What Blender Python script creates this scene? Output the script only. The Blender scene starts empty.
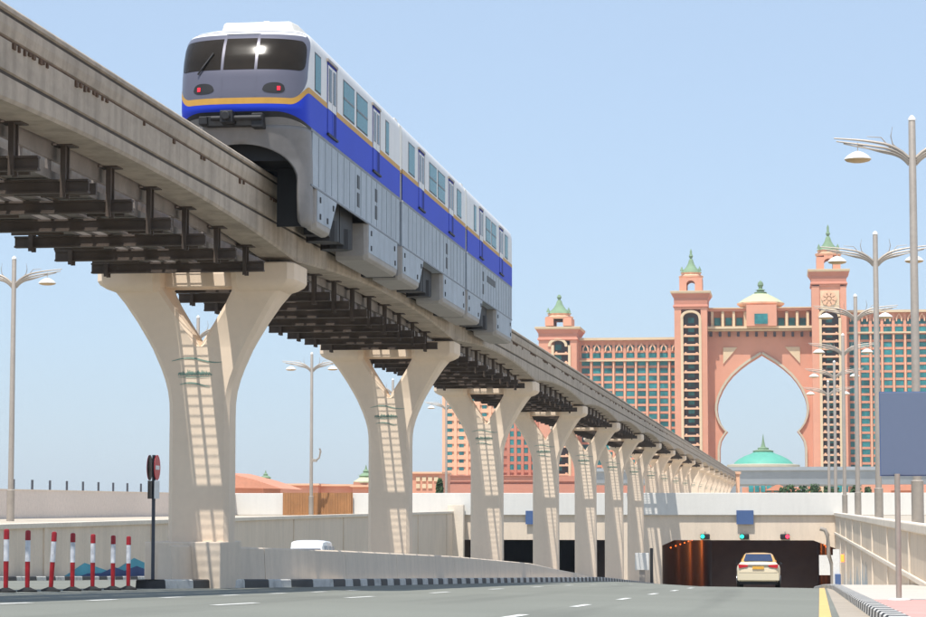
import bpy, bmesh, math, random
from mathutils import Vector
random.seed(7)
S = bpy.context.scene
COL = S.collection
PI = math.pi
# ------------------------------------------------------------------ camera
F = 2420.0
TH = math.atan(197.5/F); PH = math.atan(325/F*math.cos(TH))
cam = bpy.data.cameras.new('camera'); camo = bpy.data.objects.new('camera', cam); COL.objects.link(camo)
cam.sensor_width = 36; cam.lens = 36*F/926; cam.clip_end = 20000; cam.clip_start = .5
camo.rotation_euler = (PI/2+TH, 0, PH); S.camera = camo
FW = (-math.sin(PH)*math.cos(TH), math.cos(PH)*math.cos(TH), math.sin(TH))
RT = (math.cos(PH), math.sin(PH), 0)
UP = (math.sin(PH)*math.sin(TH), -math.cos(PH)*math.sin(TH), math.cos(TH))
def site(x, y, Y):
    """sight line measured on the photograph -> point on the site at distance Y"""
    u = (x-463)/F; v = (308.5-y)/F
    r = [FW[i]+u*RT[i]+v*UP[i] for i in range(3)]; k = Y/r[1]
    return (r[0]*k, Y, r[2]*k)
# ------------------------------------------------------------------ world, sun
w = bpy.data.worlds.new('World'); S.world = w; w.use_nodes = True
nt = w.node_tree; nt.nodes.clear()
sd = Vector((-.115, -.42, 1)).normalized()
sky = nt.nodes.new('ShaderNodeTexSky'); sky.sky_type = 'NISHITA'; sky.sun_disc = False
sky.sun_elevation = math.asin(sd.z); sky.sun_rotation = math.atan2(sd.x, sd.y)
sky.air_density = 1.0; sky.dust_density = 1.0; sky.ozone_density = 4.0; sky.altitude = 500
bg = nt.nodes.new('ShaderNodeBackground'); bg.inputs[1].default_value = .13
bg2 = nt.nodes.new('ShaderNodeBackground'); bg2.inputs[0].default_value = (.36, .45, .57, 1); bg2.inputs[1].default_value = 1
mx = nt.nodes.new('ShaderNodeMixShader'); mx.inputs[0].default_value = .68      # hazy desert sky: blue sky veiled by an even pale layer
out = nt.nodes.new('ShaderNodeOutputWorld')
nt.links.new(sky.outputs[0], bg.inputs[0]); nt.links.new(bg.outputs[0], mx.inputs[1]); nt.links.new(bg2.outputs[0], mx.inputs[2]); nt.links.new(mx.outputs[0], out.inputs[0])
sun = bpy.data.lights.new('sun', 'SUN'); sun.energy = 3.4; sun.angle = math.radians(.5); sun.color = (1, .955, .88)
suno = bpy.data.objects.new('sun', sun); COL.objects.link(suno)
suno.rotation_euler = sd.to_track_quat('Z', 'Y').to_euler()
S.view_settings.view_transform = 'Standard'; S.view_settings.look = 'None'
S.view_settings.exposure = 0.62; S.view_settings.gamma = 1
S.render.engine = 'CYCLES'
# ------------------------------------------------------------------ materials
def srgb(r, g, b):
    f = lambda c: (c/255/12.92 if c/255 <= .04045 else ((c/255+.055)/1.055)**2.4)
    return (f(r), f(g), f(b))
MATS = {}
def mat(name, col, rough=.8, var=.12, scale=.6, fine=9.0, bump=.0, metal=0, streak=0, spec=.5, coat=0, dark=None, wave=None, emit=None, grain=.06):
    m = bpy.data.materials.new(name); m.use_nodes = True; n = m.node_tree.nodes; l = m.node_tree.links
    p = n['Principled BSDF']; p.inputs['Roughness'].default_value = rough; p.inputs['Metallic'].default_value = metal
    p.inputs['Specular IOR Level'].default_value = spec
    p.inputs['Coat Weight'].default_value = coat; p.inputs['Coat Roughness'].default_value = .08
    geo = n.new('ShaderNodeNewGeometry')
    def noise(sc, stretch=(1, 1, 1), det=4):
        mp = n.new('ShaderNodeMapping'); mp.inputs['Scale'].default_value = stretch; l.new(geo.outputs['Position'], mp.inputs[0])
        t = n.new('ShaderNodeTexNoise'); t.inputs['Scale'].default_value = sc; t.inputs['Detail'].default_value = det
        l.new(mp.outputs[0], t.inputs['Vector']); return t.outputs['Fac']
    def mr(sock, a, b, c, d):
        t = n.new('ShaderNodeMapRange'); t.inputs[1].default_value = a; t.inputs[2].default_value = b
        t.inputs[3].default_value = c; t.inputs[4].default_value = d; l.new(sock, t.inputs[0]); return t.outputs[0]
    def mul(a, b):
        t = n.new('ShaderNodeMath'); t.operation = 'MULTIPLY'; l.new(a, t.inputs[0]); l.new(b, t.inputs[1]); return t.outputs[0]
    f1 = mr(noise(scale), .3, .7, 1-var, 1+var)
    f2 = mr(noise(fine, det=5), .3, .7, 1-grain, 1+grain)
    fac = mul(f1, f2)
    if streak:
        fac = mul(fac, mr(noise(2.2, (1, 1, .12), 6), .42, .75, 1.0, 1-streak))
    if dark:
        fac = mul(fac, mr(noise(dark[0], dark[2] if len(dark) > 2 else (1, 1, 1), 5), .52, .68, 1, dark[1]))
    rgb = n.new('ShaderNodeRGB'); rgb.outputs[0].default_value = (*col, 1)
    hv = n.new('ShaderNodeVectorMath'); hv.operation = 'SCALE'; l.new(rgb.outputs[0], hv.inputs[0]); l.new(fac, hv.inputs['Scale'])
    l.new(hv.outputs[0], p.inputs['Base Color'])
    if bump or wave:
        b = n.new('ShaderNodeBump'); b.inputs['Strength'].default_value = max(bump, .2 if wave else 0); b.inputs['Distance'].default_value = .02
        if wave:
            wv = n.new('ShaderNodeTexWave'); wv.bands_direction = 'Y'; wv.inputs['Scale'].default_value = wave
            l.new(geo.outputs['Position'], wv.inputs['Vector']); l.new(wv.outputs['Fac'], b.inputs['Height'])
        else:
            l.new(noise(fine*2.5, det=6), b.inputs['Height'])
        l.new(b.outputs[0], p.inputs['Normal'])
    if emit:
        p.inputs['Emission Color'].default_value = (*emit[:3], 1); p.inputs['Emission Strength'].default_value = emit[3]
    MATS[name] = m; return m
mat('pier', (.82, .66, .505), .85, .035, .3, 6, .06, streak=.05, grain=.02)
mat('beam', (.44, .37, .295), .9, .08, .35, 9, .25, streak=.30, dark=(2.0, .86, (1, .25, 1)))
mat('wallc', (.77, .64, .505), .85, .05, .2, 5, .12, streak=.10, grain=.03)
mat('wallr', (.72, .59, .45), .85, .05, .2, 5, .15, streak=.16, wave=1.6, grain=.03)
mat('wallcap', (.78, .68, .56), .85, .06, .4, 5, .2)
mat('whitewall', (.72, .70, .655), .8, .03, .08, 3, grain=.015, streak=.05)
mat('greywall', (.70, .61, .54), .85, .05, .1, 3)
mat('asphalt', (.20, .205, .175), .9, .07, .15, 30, .35, grain=.12, dark=(.55, .82, (1.3, .05, 1)))
mat('ground', (.50, .43, .34), .95, .1, .05, 2)
mat('white_line', (.74, .74, .70), .7, .08, 2, 20, dark=(5, .8))
mat('yellow_line', (.72, .47, .17), .7, .08, 2, 20, dark=(5, .85))
mat('kerbw', (.60, .58, .54), .8, .1, 2, 9, .2, dark=(3, .75))
mat('kerbb', (.04, .038, .038), .6, .2, 2, 9, .2)
mat('shoulder', (.40, .34, .27), .9, .08, .4, 12, .2, dark=(.7, .85))
mat('pave', (.55, .50, .44), .9, .05, .4, 10, .2)
mat('pink', (.60, .33, .29), .9, .06, .5, 12, .3)
mat('steel', (.075, .055, .043), .75, .3, 1.5, 8, .2)
mat('tray', (.23, .20, .18), .7, .2, 1.5, 8)
mat('shade_grime', (.07, .058, .048), .95, .2, 1, 6)  # near-black tone carrying the groove shadow together with its dirt
mat('rust', (.10, .055, .03), .9, .3, 3, 9)
mat('white_paint', (.72, .72, .715), .45, .03, .4, 4, spec=.2, grain=.02, streak=.05)
mat('roof_white', (.80, .76, .68), .4, .03, .6, 4)
mat('mask', (.135, .13, .165), .35, .03, .6, 4, metal=.3, coat=.35, grain=.01)
mat('blue', (.022, .055, .55), .5, .03, .5, 4, spec=.12, grain=.01)
mat('darkblue', (.012, .025, .24), .6, .03, .5, 4, spec=.08)
mat('gold', (.55, .31, .07), .5, .03, .5, 4, spec=.2)
mat('skirt', (.37, .42, .475), .55, .07, .5, 5, spec=.25, streak=.18)
mat('skirt_front', (.34, .32, .30), .6, .05, .5, 5, spec=.2)
mat('nose_shaded', (.22, .21, .205), .55, .05, .5, 5, spec=.3)  # darker than the skirt front: shade below the coupler is in the colour
mat('joint', (.25, .29, .33), .7)
mat('black', (.012, .012, .014), .6, .2, 2, 8)
mat('glass_dark', (.022, .017, .012), .14, .3, .9, 3, spec=.2)
mat('glass_teal', (.02, .16, .18), .25, .05, .5, 3, spec=.25)
mat('grille', (.19, .21, .24), .6, .1, 2, 9)
mat('red_lamp', (.75, .02, .03), .3, .02, 1, 4, emit=(1, .01, .03, 1.0))
mat('lamp_grey', (.37, .325, .28), .5, .06, 1, 6, metal=.2)
mat('lamp_white', (.8, .78, .74), .4, .02)
mat('lamp_brown', (.42, .30, .16), .6, .05)
mat('bollard_red', (.36, .008, .014), .45, .05)
mat('bollard_white', (.72, .72, .74), .4, .05, dark=(8, .75))
mat('sign_red', (.55, .01, .02), .4, .03)
mat('sign_black', (.02, .02, .022), .5, .05)
mat('sign_white', (.78, .77, .74), .5, .03)
mat('sign_blue', (.065, .12, .27), .5, .03, grain=.02)
mat('sign_slate', (.12, .16, .245), .6, .02, grain=.015)
mat('dark_pole', (.05, .055, .07), .5, .05)
mat('green_emblem', (.20, .32, .26), .8, .15, 3)
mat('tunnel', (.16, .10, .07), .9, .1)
mat('orange_light', (1, .3, .05), .5, emit=(1, .14, .02, 2.0))
mat('green_light', (0, .6, .35), .5, emit=(.02, .75, .5, 1.6))
mat('red_light', (.8, .02, .03), .5, emit=(1, .03, .07, 2))
mat('taxi_cream', (.72, .62, .44), .3, .02, coat=.5, grain=.01)
mat('taxi_roof', (.78, .42, .06), .3, .02, coat=.5, grain=.01)
mat('car_glass', (.02, .035, .09), .06, .02, spec=.8)
mat('plate', (.72, .38, .05), .5)
mat('van_white', (.78, .78, .78), .3, .02, coat=.4)
mat('tyre', (.02, .02, .02), .9)
mat('rim', (.4, .4, .42), .4, metal=.6)
mat('chrome', (.6, .6, .6), .25, metal=.8)
mat('hotel_pink', (.68, .325, .215), .9, .08, .05, .6, grain=.03)
mat('hotel_pink_deep', (.55, .235, .16), .9, .1, .06, .6, grain=.03)
mat('hotel_orange', (.80, .48, .31), .9, .05, .06, .6, grain=.03)
mat('hotel_cream', (.70, .55, .36), .9, .04, .06, .6, grain=.03)
mat('hotel_window', (.03, .19, .20), .35, .6, .16, .6, spec=.4, grain=.3)
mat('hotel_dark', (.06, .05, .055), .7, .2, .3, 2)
mat('copper_green', (.20, .30, .18), .8, .15, .3, 2)
mat('dome_turquoise', (.11, .40, .30), .6, .06, .08, 1)
mat('dome_pale', (.55, .58, .36), .8, .06, .2, 1)
mat('eave', (.55, .50, .38), .8, .05)
mat('band_grey', (.33, .36, .38), .8, .08, .05, .5)
mat('tile', (.62, .27, .17), .9, .1, .2, 2)
mat('fence_brown', (.40, .19, .075), .8, .12, .6, 4, streak=.15)
mat('leaf', (.05, .10, .035), .8, .35, .6, 3)
mat('bark', (.12, .08, .05), .9, .2)
mat('mural_blue', (.035, .07, .20), .8, .1, .5)
mat('mural_teal', (.08, .36, .46), .8, .1, .5)
mat('mural_grey', (.30, .34, .36), .8, .1, .5)
mat('bearing', (.16, .14, .12), .8)
# ------------------------------------------------------------------ mesh helpers
class MB:
    def __init__(s): s.v = []; s.f = []
    def quad(s, a, b, c, d):
        i = len(s.v); s.v += [a, b, c, d]; s.f.append((i, i+1, i+2, i+3)); return s
    def poly(s, pts):
        i = len(s.v); s.v += list(pts); s.f.append(tuple(range(i, i+len(pts)))); return s
    def box(s, x0, x1, y0, y1, z0, z1):
        i = len(s.v)
        s.v += [(x0, y0, z0), (x1, y0, z0), (x1, y1, z0), (x0, y1, z0), (x0, y0, z1), (x1, y0, z1), (x1, y1, z1), (x0, y1, z1)]
        s.f += [tuple(i+k for k in q) for q in ((0, 3, 2, 1), (4, 5, 6, 7), (0, 1, 5, 4), (1, 2, 6, 5), (2, 3, 7, 6), (3, 0, 4, 7))]
        return s
    def rings(s, rings, cap=True, closed=True):
        n = len(rings[0]); b = len(s.v)
        for r in rings: s.v += [tuple(p) for p in r]
        for k in range(len(rings)-1):
            for j in range(n if closed else n-1):
                a = b+k*n+j; c = b+k*n+(j+1) % n; s.f.append((a, c, c+n, a+n))
        if cap and closed:
            s.f.append(tuple(b+j for j in reversed(range(n)))); s.f.append(tuple(b+(len(rings)-1)*n+j for j in range(n)))
        return s
    def tube(s, pts, r, n=8, taper=None):
        rr = []
        P = [Vector(p) for p in pts]
        for i, p in enumerate(P):
            d = (P[min(i+1, len(P)-1)]-P[max(i-1, 0)]).normalized()
            a = d.cross(Vector((0, 0, 1)))
            if a.length < .1: a = d.cross(Vector((0, 1, 0)))
            a.normalize(); b = d.cross(a)
            q = r if taper is None else r+(taper-r)*i/(len(P)-1)
            rr.append([p+a*q*math.cos(t*2*PI/n)+b*q*math.sin(t*2*PI/n) for t in range(n)])
        return s.rings(rr)
    def lathe(s, cx, cy, prof, n=16):
        return s.rings([[(cx+r*math.cos(t*2*PI/n), cy+r*math.sin(t*2*PI/n), z) for t in range(n)] for r, z in prof])
    def prism(s, pts, axis, a, b):
        """polygon (two coordinates) extruded along axis 0=x 1=y 2=z"""
        def mk(p, t):
            q = list(p); q.insert(axis, t); return tuple(q)
        return s.rings([[mk(p, a) for p in pts], [mk(p, b) for p in pts]])
def obj(name, mb, m, parent=None, local=False, smooth=0, bevel=0, kind=None, label=None):
    me = bpy.data.meshes.new(name)
    off = Vector((0, 0, 0))
    if parent is not None and not local:
        q = parent
        while q is not None: off += q.location; q = q.parent
    me.from_pydata([tuple(Vector(v)-off) for v in mb.v], [], mb.f)
    bm = bmesh.new(); bm.from_mesh(me)
    bmesh.ops.remove_doubles(bm, verts=bm.verts, dist=1e-4)
    bmesh.ops.recalc_face_normals(bm, faces=bm.faces)
    bm.to_mesh(me); bm.free()
    me.materials.append(MATS[m])
    o = bpy.data.objects.new(name, me); COL.objects.link(o)
    if parent is not None: o.parent = parent
    if smooth:
        for p in me.polygons: p.use_smooth = True
        me.set_sharp_from_angle(angle=math.radians(smooth))
    if bevel:
        b = o.modifiers.new('bevel', 'BEVEL'); b.width = bevel; b.segments = 2; b.limit_method = 'ANGLE'; b.angle_limit = math.radians(40)
    if kind: o['kind'] = kind
    if label: o['label'] = label
    return o
def tag(o, label, cat, group=None):
    o['label'] = label; o['category'] = cat
    if group: o['group'] = group
    return o
def thing(name, label, cat, loc=(0, 0, 0), group=None):
    o = bpy.data.objects.new(name, None); COL.objects.link(o); o.location = loc; o.empty_display_size = .3
    return tag(o, label, cat, group)
def dup(root, loc, label=None):
    kids = {}
    def cp(o, par):
        c = o.copy(); COL.objects.link(c); c.parent = par
        for ch in list(o.children): cp(ch, c)
        return c
    r = cp(root, None); r.location = loc
    if label: r['label'] = label
    return r
def interp(tab, x):
    if x <= tab[0][0]: return tab[0][1]
    for (a, u), (b, v) in zip(tab, tab[1:]):
        if x <= b: return u+(v-u)*(x-a)/(b-a)
    return tab[-1][1]
# ------------------------------------------------------------------ terrain profiles
def zL(Y): return -interp([(25, 1.08), (160, 4.876), (200, 6.4), (262, 8.9), (420, 14)], Y)
def zR(Y): return -interp([(25, 1.45), (88, 2.99), (96, 3.2), (104.8, 3.49), (120, 4.08), (160, 5.65), (200, 7.2), (262, 9.5), (420, 15)], Y)
def xK(Y): return interp([(57, -15.3), (70.3, -13.2), (160, -12.1), (262, -11.4)], Y)
def xR(Y): return 1.12+.0052*min(Y, 90)-.012*max(0, Y-90)*(1 if Y < 120 else 30/max(Y-90, 1))
def zG(X, Y):
    a = xK(Y)
    if X <= a: return zL(Y)
    t = min(1, (X-a)/(1.5-a)); return zL(Y)+(zR(Y)-zL(Y))*t
YS = [-120, -40, 0, 15, 25, 35]+list(range(40, 132, 4))+list(range(136, 262, 8))+[262, 300, 350, 420]
XS = [-35.75, -26, -18, -15.3, -13.2, -10, -7, -4, -1, 1.0, 3, 4.92]
def sheet(xs, ys, zf, dz=0):
    m = MB(); n = len(xs)
    m.v = [(x, y, zf(x, y)+dz) for y in ys for x in xs]
    m.f = [(j*n+i, j*n+i+1, (j+1)*n+i+1, (j+1)*n+i) for j in range(len(ys)-1) for i in range(n-1)]
    return m
obj('road', sheet(XS, YS, zG), 'asphalt', kind='structure', smooth=60)
# surrounding land: one sheet with the road trench left open
g = MB(); BX = [-2590, -1000, -300, -36.1, 5.25, 300, 1000, 2590]; BY = [-290, -120, 261, 600, 1500, 2590]
for i in range(len(BX)-1):
    for j in range(len(BY)-1):
        if BX[i] == -36.1 and BY[j] == -120: continue
        g.quad((BX[i], BY[j], -1.0), (BX[i+1], BY[j], -1.0), (BX[i+1], BY[j+1], -1.0), (BX[i], BY[j+1], -1.0))
obj('ground', g, 'ground', kind='structure')
# right pavement
def strip(xa, xb, y0, y1, zf, step=4):
    ys = [y0]; 
    while ys[-1]+step < y1: ys.append(ys[-1]+step)
    ys.append(y1); m = MB()
    for a, b in zip(ys, ys[1:]):
        m.quad((xa(a), a, zf(xa(a), a)), (xb(a), a, zf(xb(a), a)), (xb(b), b, zf(xb(b), b)), (xa(b), b, zf(xa(b), b)))
    return m
kw = .32
obj('pavement', strip(lambda y: xR(y)+kw, lambda y: 4.9, 52, 262, lambda x, y: zR(y)+.15), 'pave', kind='structure')
obj('pink_pavement', strip(lambda y: xR(y)+kw, lambda y: 4.9, -40, 52, lambda x, y: zR(y)+.15), 'pink', kind='structure')
obj('road_shoulder', strip(lambda y: .25+.0115*y+.1, lambda y: xR(y), 20, 130, lambda x, y: zG(x, y)+.005), 'shoulder', kind='structure')
# painted markings
m = strip(lambda y: .0+.0125*y-.02, lambda y: .0+.0125*y+.18, 20, 130, lambda x, y: zG(x, y)+.010)
tag(obj('edge_line', m, 'yellow_line', kind='structure'), 'yellow painted edge line beside the right kerb', 'road marking')
m = MB()
def dash(xrel, y0, ln, wd=.16):
    f = lambda o: (lambda y: -xrel+.0083*y+o)
    q = strip(f(0), f(wd), y0, y0+ln, lambda x, y: zG(x, y)+.006, 1.5); i = len(m.v)
    m.v.extend(q.v); m.f.extend(tuple(i+k for k in t) for t in q.f)
for k in range(8): dash(11.7, 29.5+k*4.5, 1.5)
for k in range(9): dash(9.3, 38.2+k*11.05-1, 3.0)
for k in range(8): dash(4.3, 34.2+k*10.6-1, 3.0)
obj('lane_markings', m, 'white_line', kind='structure')
# kerbs (black and white blocks)
def kerb(name, pts, lens, label, inner=1, wd=.3, ht=.17, start=0):
    root = thing(name, label, 'kerb', (pts[0][0], pts[0][1], zG(pts[0][0]+.01, pts[0][1])))
    A = MB(); B = MB()
    cum = [0]
    for a, b in zip(pts, pts[1:]): cum.append(cum[-1]+math.dist(a, b))
    def at(s):
        s = min(max(s, 0), cum[-1])
        for i in range(len(pts)-1):
            if s <= cum[i+1]:
                t = (s-cum[i])/(cum[i+1]-cum[i]); a = pts[i]; b = pts[i+1]
                d = Vector((b[0]-a[0], b[1]-a[1])).normalized(); nrm = Vector((d.y, -d.x))*inner
                p = Vector((a[0]+(b[0]-a[0])*t, a[1]+(b[1]-a[1])*t)); return p, nrm
    s = 0; k = start
    while s < cum[-1]-.1:
        L = lens(s); e = min(s+L-.03, cum[-1]); tgt = A if k % 2 == 0 else B
        rings = []
        for q in (s, e):
            p, nr = at(q); z = zG(p.x, p.y) if inner < 0 else zG(p.x, p.y)
            o = p+nr*0; i2 = p-nr*wd
            rings.append([(o.x, o.y, z-.1), (o.x+nr.x*-.02, o.y-nr.y*.02, z+ht-.03), (o.x-nr.x*.05, o.y-nr.y*.05, z+ht), (i2.x, i2.y, z+ht), (i2.x, i2.y, z-.1)])
        tgt.rings(rings); s += L; k += 1
    obj('white_blocks', A, 'kerbw', root); obj('black_blocks', B, 'kerbb', root)
    return root
pl = [(-15.75, 57.6), (-15.45, 57.1)]+[(xK(y), y) for y in (57.2, 61, 65, 69, 70.3, 72)]+[(xK(y), y) for y in range(80, 262, 10)]
kerb('median_kerb', pl, lambda s: 1.75 if s < 14.5 else 1.2, 'black and white striped kerb along the foot of the pillars', ht=.22, start=1)
pr = [(xR(y), y) for y in list(range(20, 130, 5))]
kerb('pavement_kerb', pr, lambda s: .8, 'black and white striped kerb edging the pink pavement at right', inner=-1, wd=kw, ht=.17)
pf = [(-35.1, y) for y in range(60, 262, 10)]
kerb('far_kerb', pf, lambda s: 1.5, 'worn striped kerb at the foot of the far left retaining wall', inner=1, wd=.45, ht=.2)
# median fill between kerb and barrier
m = MB(); ys = [57.3, 61, 65, 70.3]+list(range(80, 262, 10))
for a, b in zip(ys, ys[1:]):
    m.quad((-17, a, zL(a)+.2), (xK(a)-.28, a, zL(a)+.2), (xK(b)-.28, b, zL(b)+.2), (-17, b, zL(b)+.2))
obj('median_strip', m, 'pave', kind='structure')
m = MB().box(-17.2, -17.0, 57.3, 261, -12, -1.9)
# ------------------------------------------------------------------ barrier along the median
root = thing('median_barrier', 'low beige concrete barrier running along the foot of the pillars', 'barrier', (-13.9, 60, -1.9))
ys = [59.6, 66, 75, 85, 100, 115, 130, 145, 160, 175, 190, 200]
top = lambda y: zL(y)+interp([(59, 1.08), (100, 1.12), (130, .98), (150, .6), (185, .12), (200, .05)], y)
for a, b in zip(ys, ys[1:]):
    m = MB(); e = .02
    r = []
    for y in (a+e, b-e):
        x = min(-13.7, xK(y)-.45) if y < 70 else -13.7
        r.append([(x, y, zL(y)-.1), (x-.06, y, top(y)-.04), (x-.10, y, top(y)), (x-.32, y, top(y)), (x-.36, y, top(y)-.04), (x-.42, y, zL(y)-.1)])
    m.rings(r); obj('barrier_segment', m, 'wallc', root)
m = MB()
m.box(-16.42, -14.42, 60.9, 63.3, -2.6, -.92)
root = tag(obj('pillar_plinth', m, 'wallc', bevel=.03), 'square concrete plinth wrapped round the foot of the nearest pillar', 'plinth')
# ------------------------------------------------------------------ Y pillars
CX = -15.23; PY0 = 62.1; SP = 30.45
def make_pillar():
    root = thing('pillar', 'x', 'pillar', (CX, PY0, -2.2), 'Y shaped pillars under the monorail')
    R0 = root.location
    def ring(xl, xr, hd, z, ch=.12, yc=.1):
        ch = min(ch, (xr-xl)*.2)
        return [(xl+ch, yc-hd, z), (xr-ch, yc-hd, z), (xr, yc-hd+ch, z), (xr, yc+hd-ch, z), (xr-ch, yc+hd, z), (xl+ch, yc+hd, z), (xl, yc+hd-ch, z), (xl, yc-hd+ch, z)]
    zz = lambda z: z-R0.z
    m = MB(); sh = []
    for z, hw in ((-10, .82), (2.3, .80), (2.7, .81), (3.0, .85), (3.3, .93), (3.6, 1.04), (4.0, 1.22), (4.16, 1.29)):
        sh.append(ring(-hw, hw, .48, zz(z)))
    m.rings(sh)
    for sgn in (-1, 1):
        br = []
        for z, xo, xi, hd in ((4.14, 1.29, -.04, .48), (4.22, 1.33, .03, .485), (4.35, 1.40, .10, .5), (4.8, 1.66, .40, .56), (5.3, 1.98, .73, .68), (5.62, 2.22, .92, .82), (5.7, 2.32, .95, .9)):
            a, b = sorted((sgn*xo, sgn*xi)); br.append(ring(a, b, hd, zz(z)))
        m.rings(br)
    obj('shaft', m, 'pier', root, local=True, smooth=35)
    for sgn in (-1, 1):
        cb = []
        for z, xo, xi, hd in ((5.58, 2.18, .98, .78), (5.66, 2.40, .97, .88), (5.76, 2.56, .95, .97), (5.86, 2.62, .95, 1.0), (6.27, 2.62, .95, 1.0), (6.30, 2.59, .98, .97)):
            a, b = sorted((sgn*xo, sgn*xi)); cb.append(ring(a, b, hd, zz(z), .16, .0))
        c = obj('capital', MB().rings(cb), 'pier', root, local=True, smooth=30)
        bb = MB().box(sgn*2.1-.3, sgn*2.1+.3, -.35, .35, zz(6.298), zz(6.42)); obj('bearing', bb, 'bearing', c, local=True)
    obj('tie_beam', MB().box(-1.0, 1.0, -.3, .5, zz(5.72), zz(6.12)), 'pier', root, local=True, bevel=.04)
    # painted emblem: waves above and below a line of flowing script
    e = MB(); yf = -.395
    def ribbon(f, x0, x1, n, wd):
        pts = [(x0+(x1-x0)*i/n) for i in range(n+1)]
        for a, b in zip(pts, pts[1:]):
            wa = wd*(1-.7*abs(2*(a-x0)/(x1-x0)-1)**2); wb = wd*(1-.7*abs(2*(b-x0)/(x1-x0)-1)**2)
            e.quad((a, yf, zz(f(a)-wa)), (b, yf, zz(f(b)-wb)), (b, yf, zz(f(b)+wb)), (a, yf, zz(f(a)+wa)))
    ribbon(lambda x: 3.80+.06*math.sin(-x*4.2+.4), -.72, .62, 24, .020)
    ribbon(lambda x: 3.16+.05*math.sin(-x*5.4+.3), -.5, .3, 20, .020)
    rnd = random.Random(3); x = -.55
    while x < .27:
        h = rnd.uniform(.03, .14); wv = rnd.uniform(.03, .07)
        ribbon(lambda t, h=h, x=x: 3.42+.03*math.sin((t-x)*50)+h*.3, x, x+wv+.05, 5, .022)
        e.quad((x, yf, zz(3.40)), (x+.018, yf, zz(3.40)), (x+.03, yf, zz(3.42+h)), (x+.012, yf, zz(3.42+h)))
        x += wv
    ribbon(lambda t: 3.36, -.55, .3, 4, .012)
    obj('emblem', e, 'green_emblem', root, local=True)
    return root
ORD = ['nearest', 'second', 'third', 'fourth', 'fifth', 'sixth', 'seventh', 'eighth', 'ninth', 'tenth', 'eleventh', 'twelfth', 'thirteenth', 'fourteenth', 'fifteenth', 'sixteenth', 'seventeenth', 'eighteenth', 'nineteenth']
NP = 19
P0 = make_pillar()
for k in range(NP):
    p = P0 if k == 0 else dup(P0, (CX, PY0+SP*k, -2.2))
    if k == 0: p['label'] = 'nearest and largest Y shaped concrete pillar, beside the no entry sign'
    elif k == 6: p['label'] = 'seventh Y shaped pillar, standing in front of the tunnel portal wall'
    elif k == 7: p['label'] = 'eighth Y shaped pillar, first one rising from behind the white parapet'
    else: p['label'] = ORD[k]+' Y shaped concrete pillar counted from the camera under the monorail'
    # all pillars reach the ground they stand on
# ------------------------------------------------------------------ guideway beams
YB0 = PY0-SP; YB1 = PY0+SP*(NP-1)+14
def zbot(Y):
    t = ((Y-YB0) / SP) % 1.0
    return 6.38+.42*(1-(2*t-1)**2)
def section(cx, zb, dx=0):
    h = [(8.30, .37), (8.24, .43), (8.17, .43), (8.15, .375), (8.09, .375), (8.07, .43), (7.92, .43), (7.76, .395), (7.735, .35), (7.69, .35), (7.67, .43), (7.17, .43), (7.15, .385), (7.09, .385), (7.07, .43), (zb+.06, .43), (zb, .39)]
    return [(cx-o+dx, z) for z, o in h]+[(cx+o-dx, z) for z, o in reversed(h)]
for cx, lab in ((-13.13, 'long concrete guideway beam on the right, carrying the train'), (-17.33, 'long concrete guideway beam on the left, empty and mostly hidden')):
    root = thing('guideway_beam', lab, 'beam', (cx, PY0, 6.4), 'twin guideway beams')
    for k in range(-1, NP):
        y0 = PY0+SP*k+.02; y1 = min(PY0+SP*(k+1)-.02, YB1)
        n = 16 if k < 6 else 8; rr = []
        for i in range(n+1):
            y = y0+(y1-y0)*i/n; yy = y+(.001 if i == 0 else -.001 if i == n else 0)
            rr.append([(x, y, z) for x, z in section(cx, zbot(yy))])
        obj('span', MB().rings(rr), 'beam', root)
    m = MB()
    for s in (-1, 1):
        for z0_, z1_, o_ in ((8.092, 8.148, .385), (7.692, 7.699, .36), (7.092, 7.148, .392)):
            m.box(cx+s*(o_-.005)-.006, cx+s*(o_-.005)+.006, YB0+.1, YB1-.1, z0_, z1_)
    obj('groove_shade', m, 'shade_grime', root)  # dark strips stand in for shadow, plus dirt, in the drip grooves
    # power rail / rusty fixings along the ledge
    m = MB(); rnd = random.Random(int(-cx*10))
    for s in (-1, 1):
        m.box(cx+s*.36-.03, cx+s*.36+.03, YB0, YB1, 7.70, 7.725)
        y = YB0+2
        while y < 260:
            for q in range(rnd.choice((1, 2, 5, 8))):
                m.box(cx+s*.43-.02, cx+s*.43+.035, y, y+rnd.uniform(.06, .16), 7.58+rnd.uniform(-.03, .03), 7.665); y += rnd.uniform(.2, .4)
            y += rnd.uniform(1.2, 4)
    obj('rail_fixings', m, 'rust', root)
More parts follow.
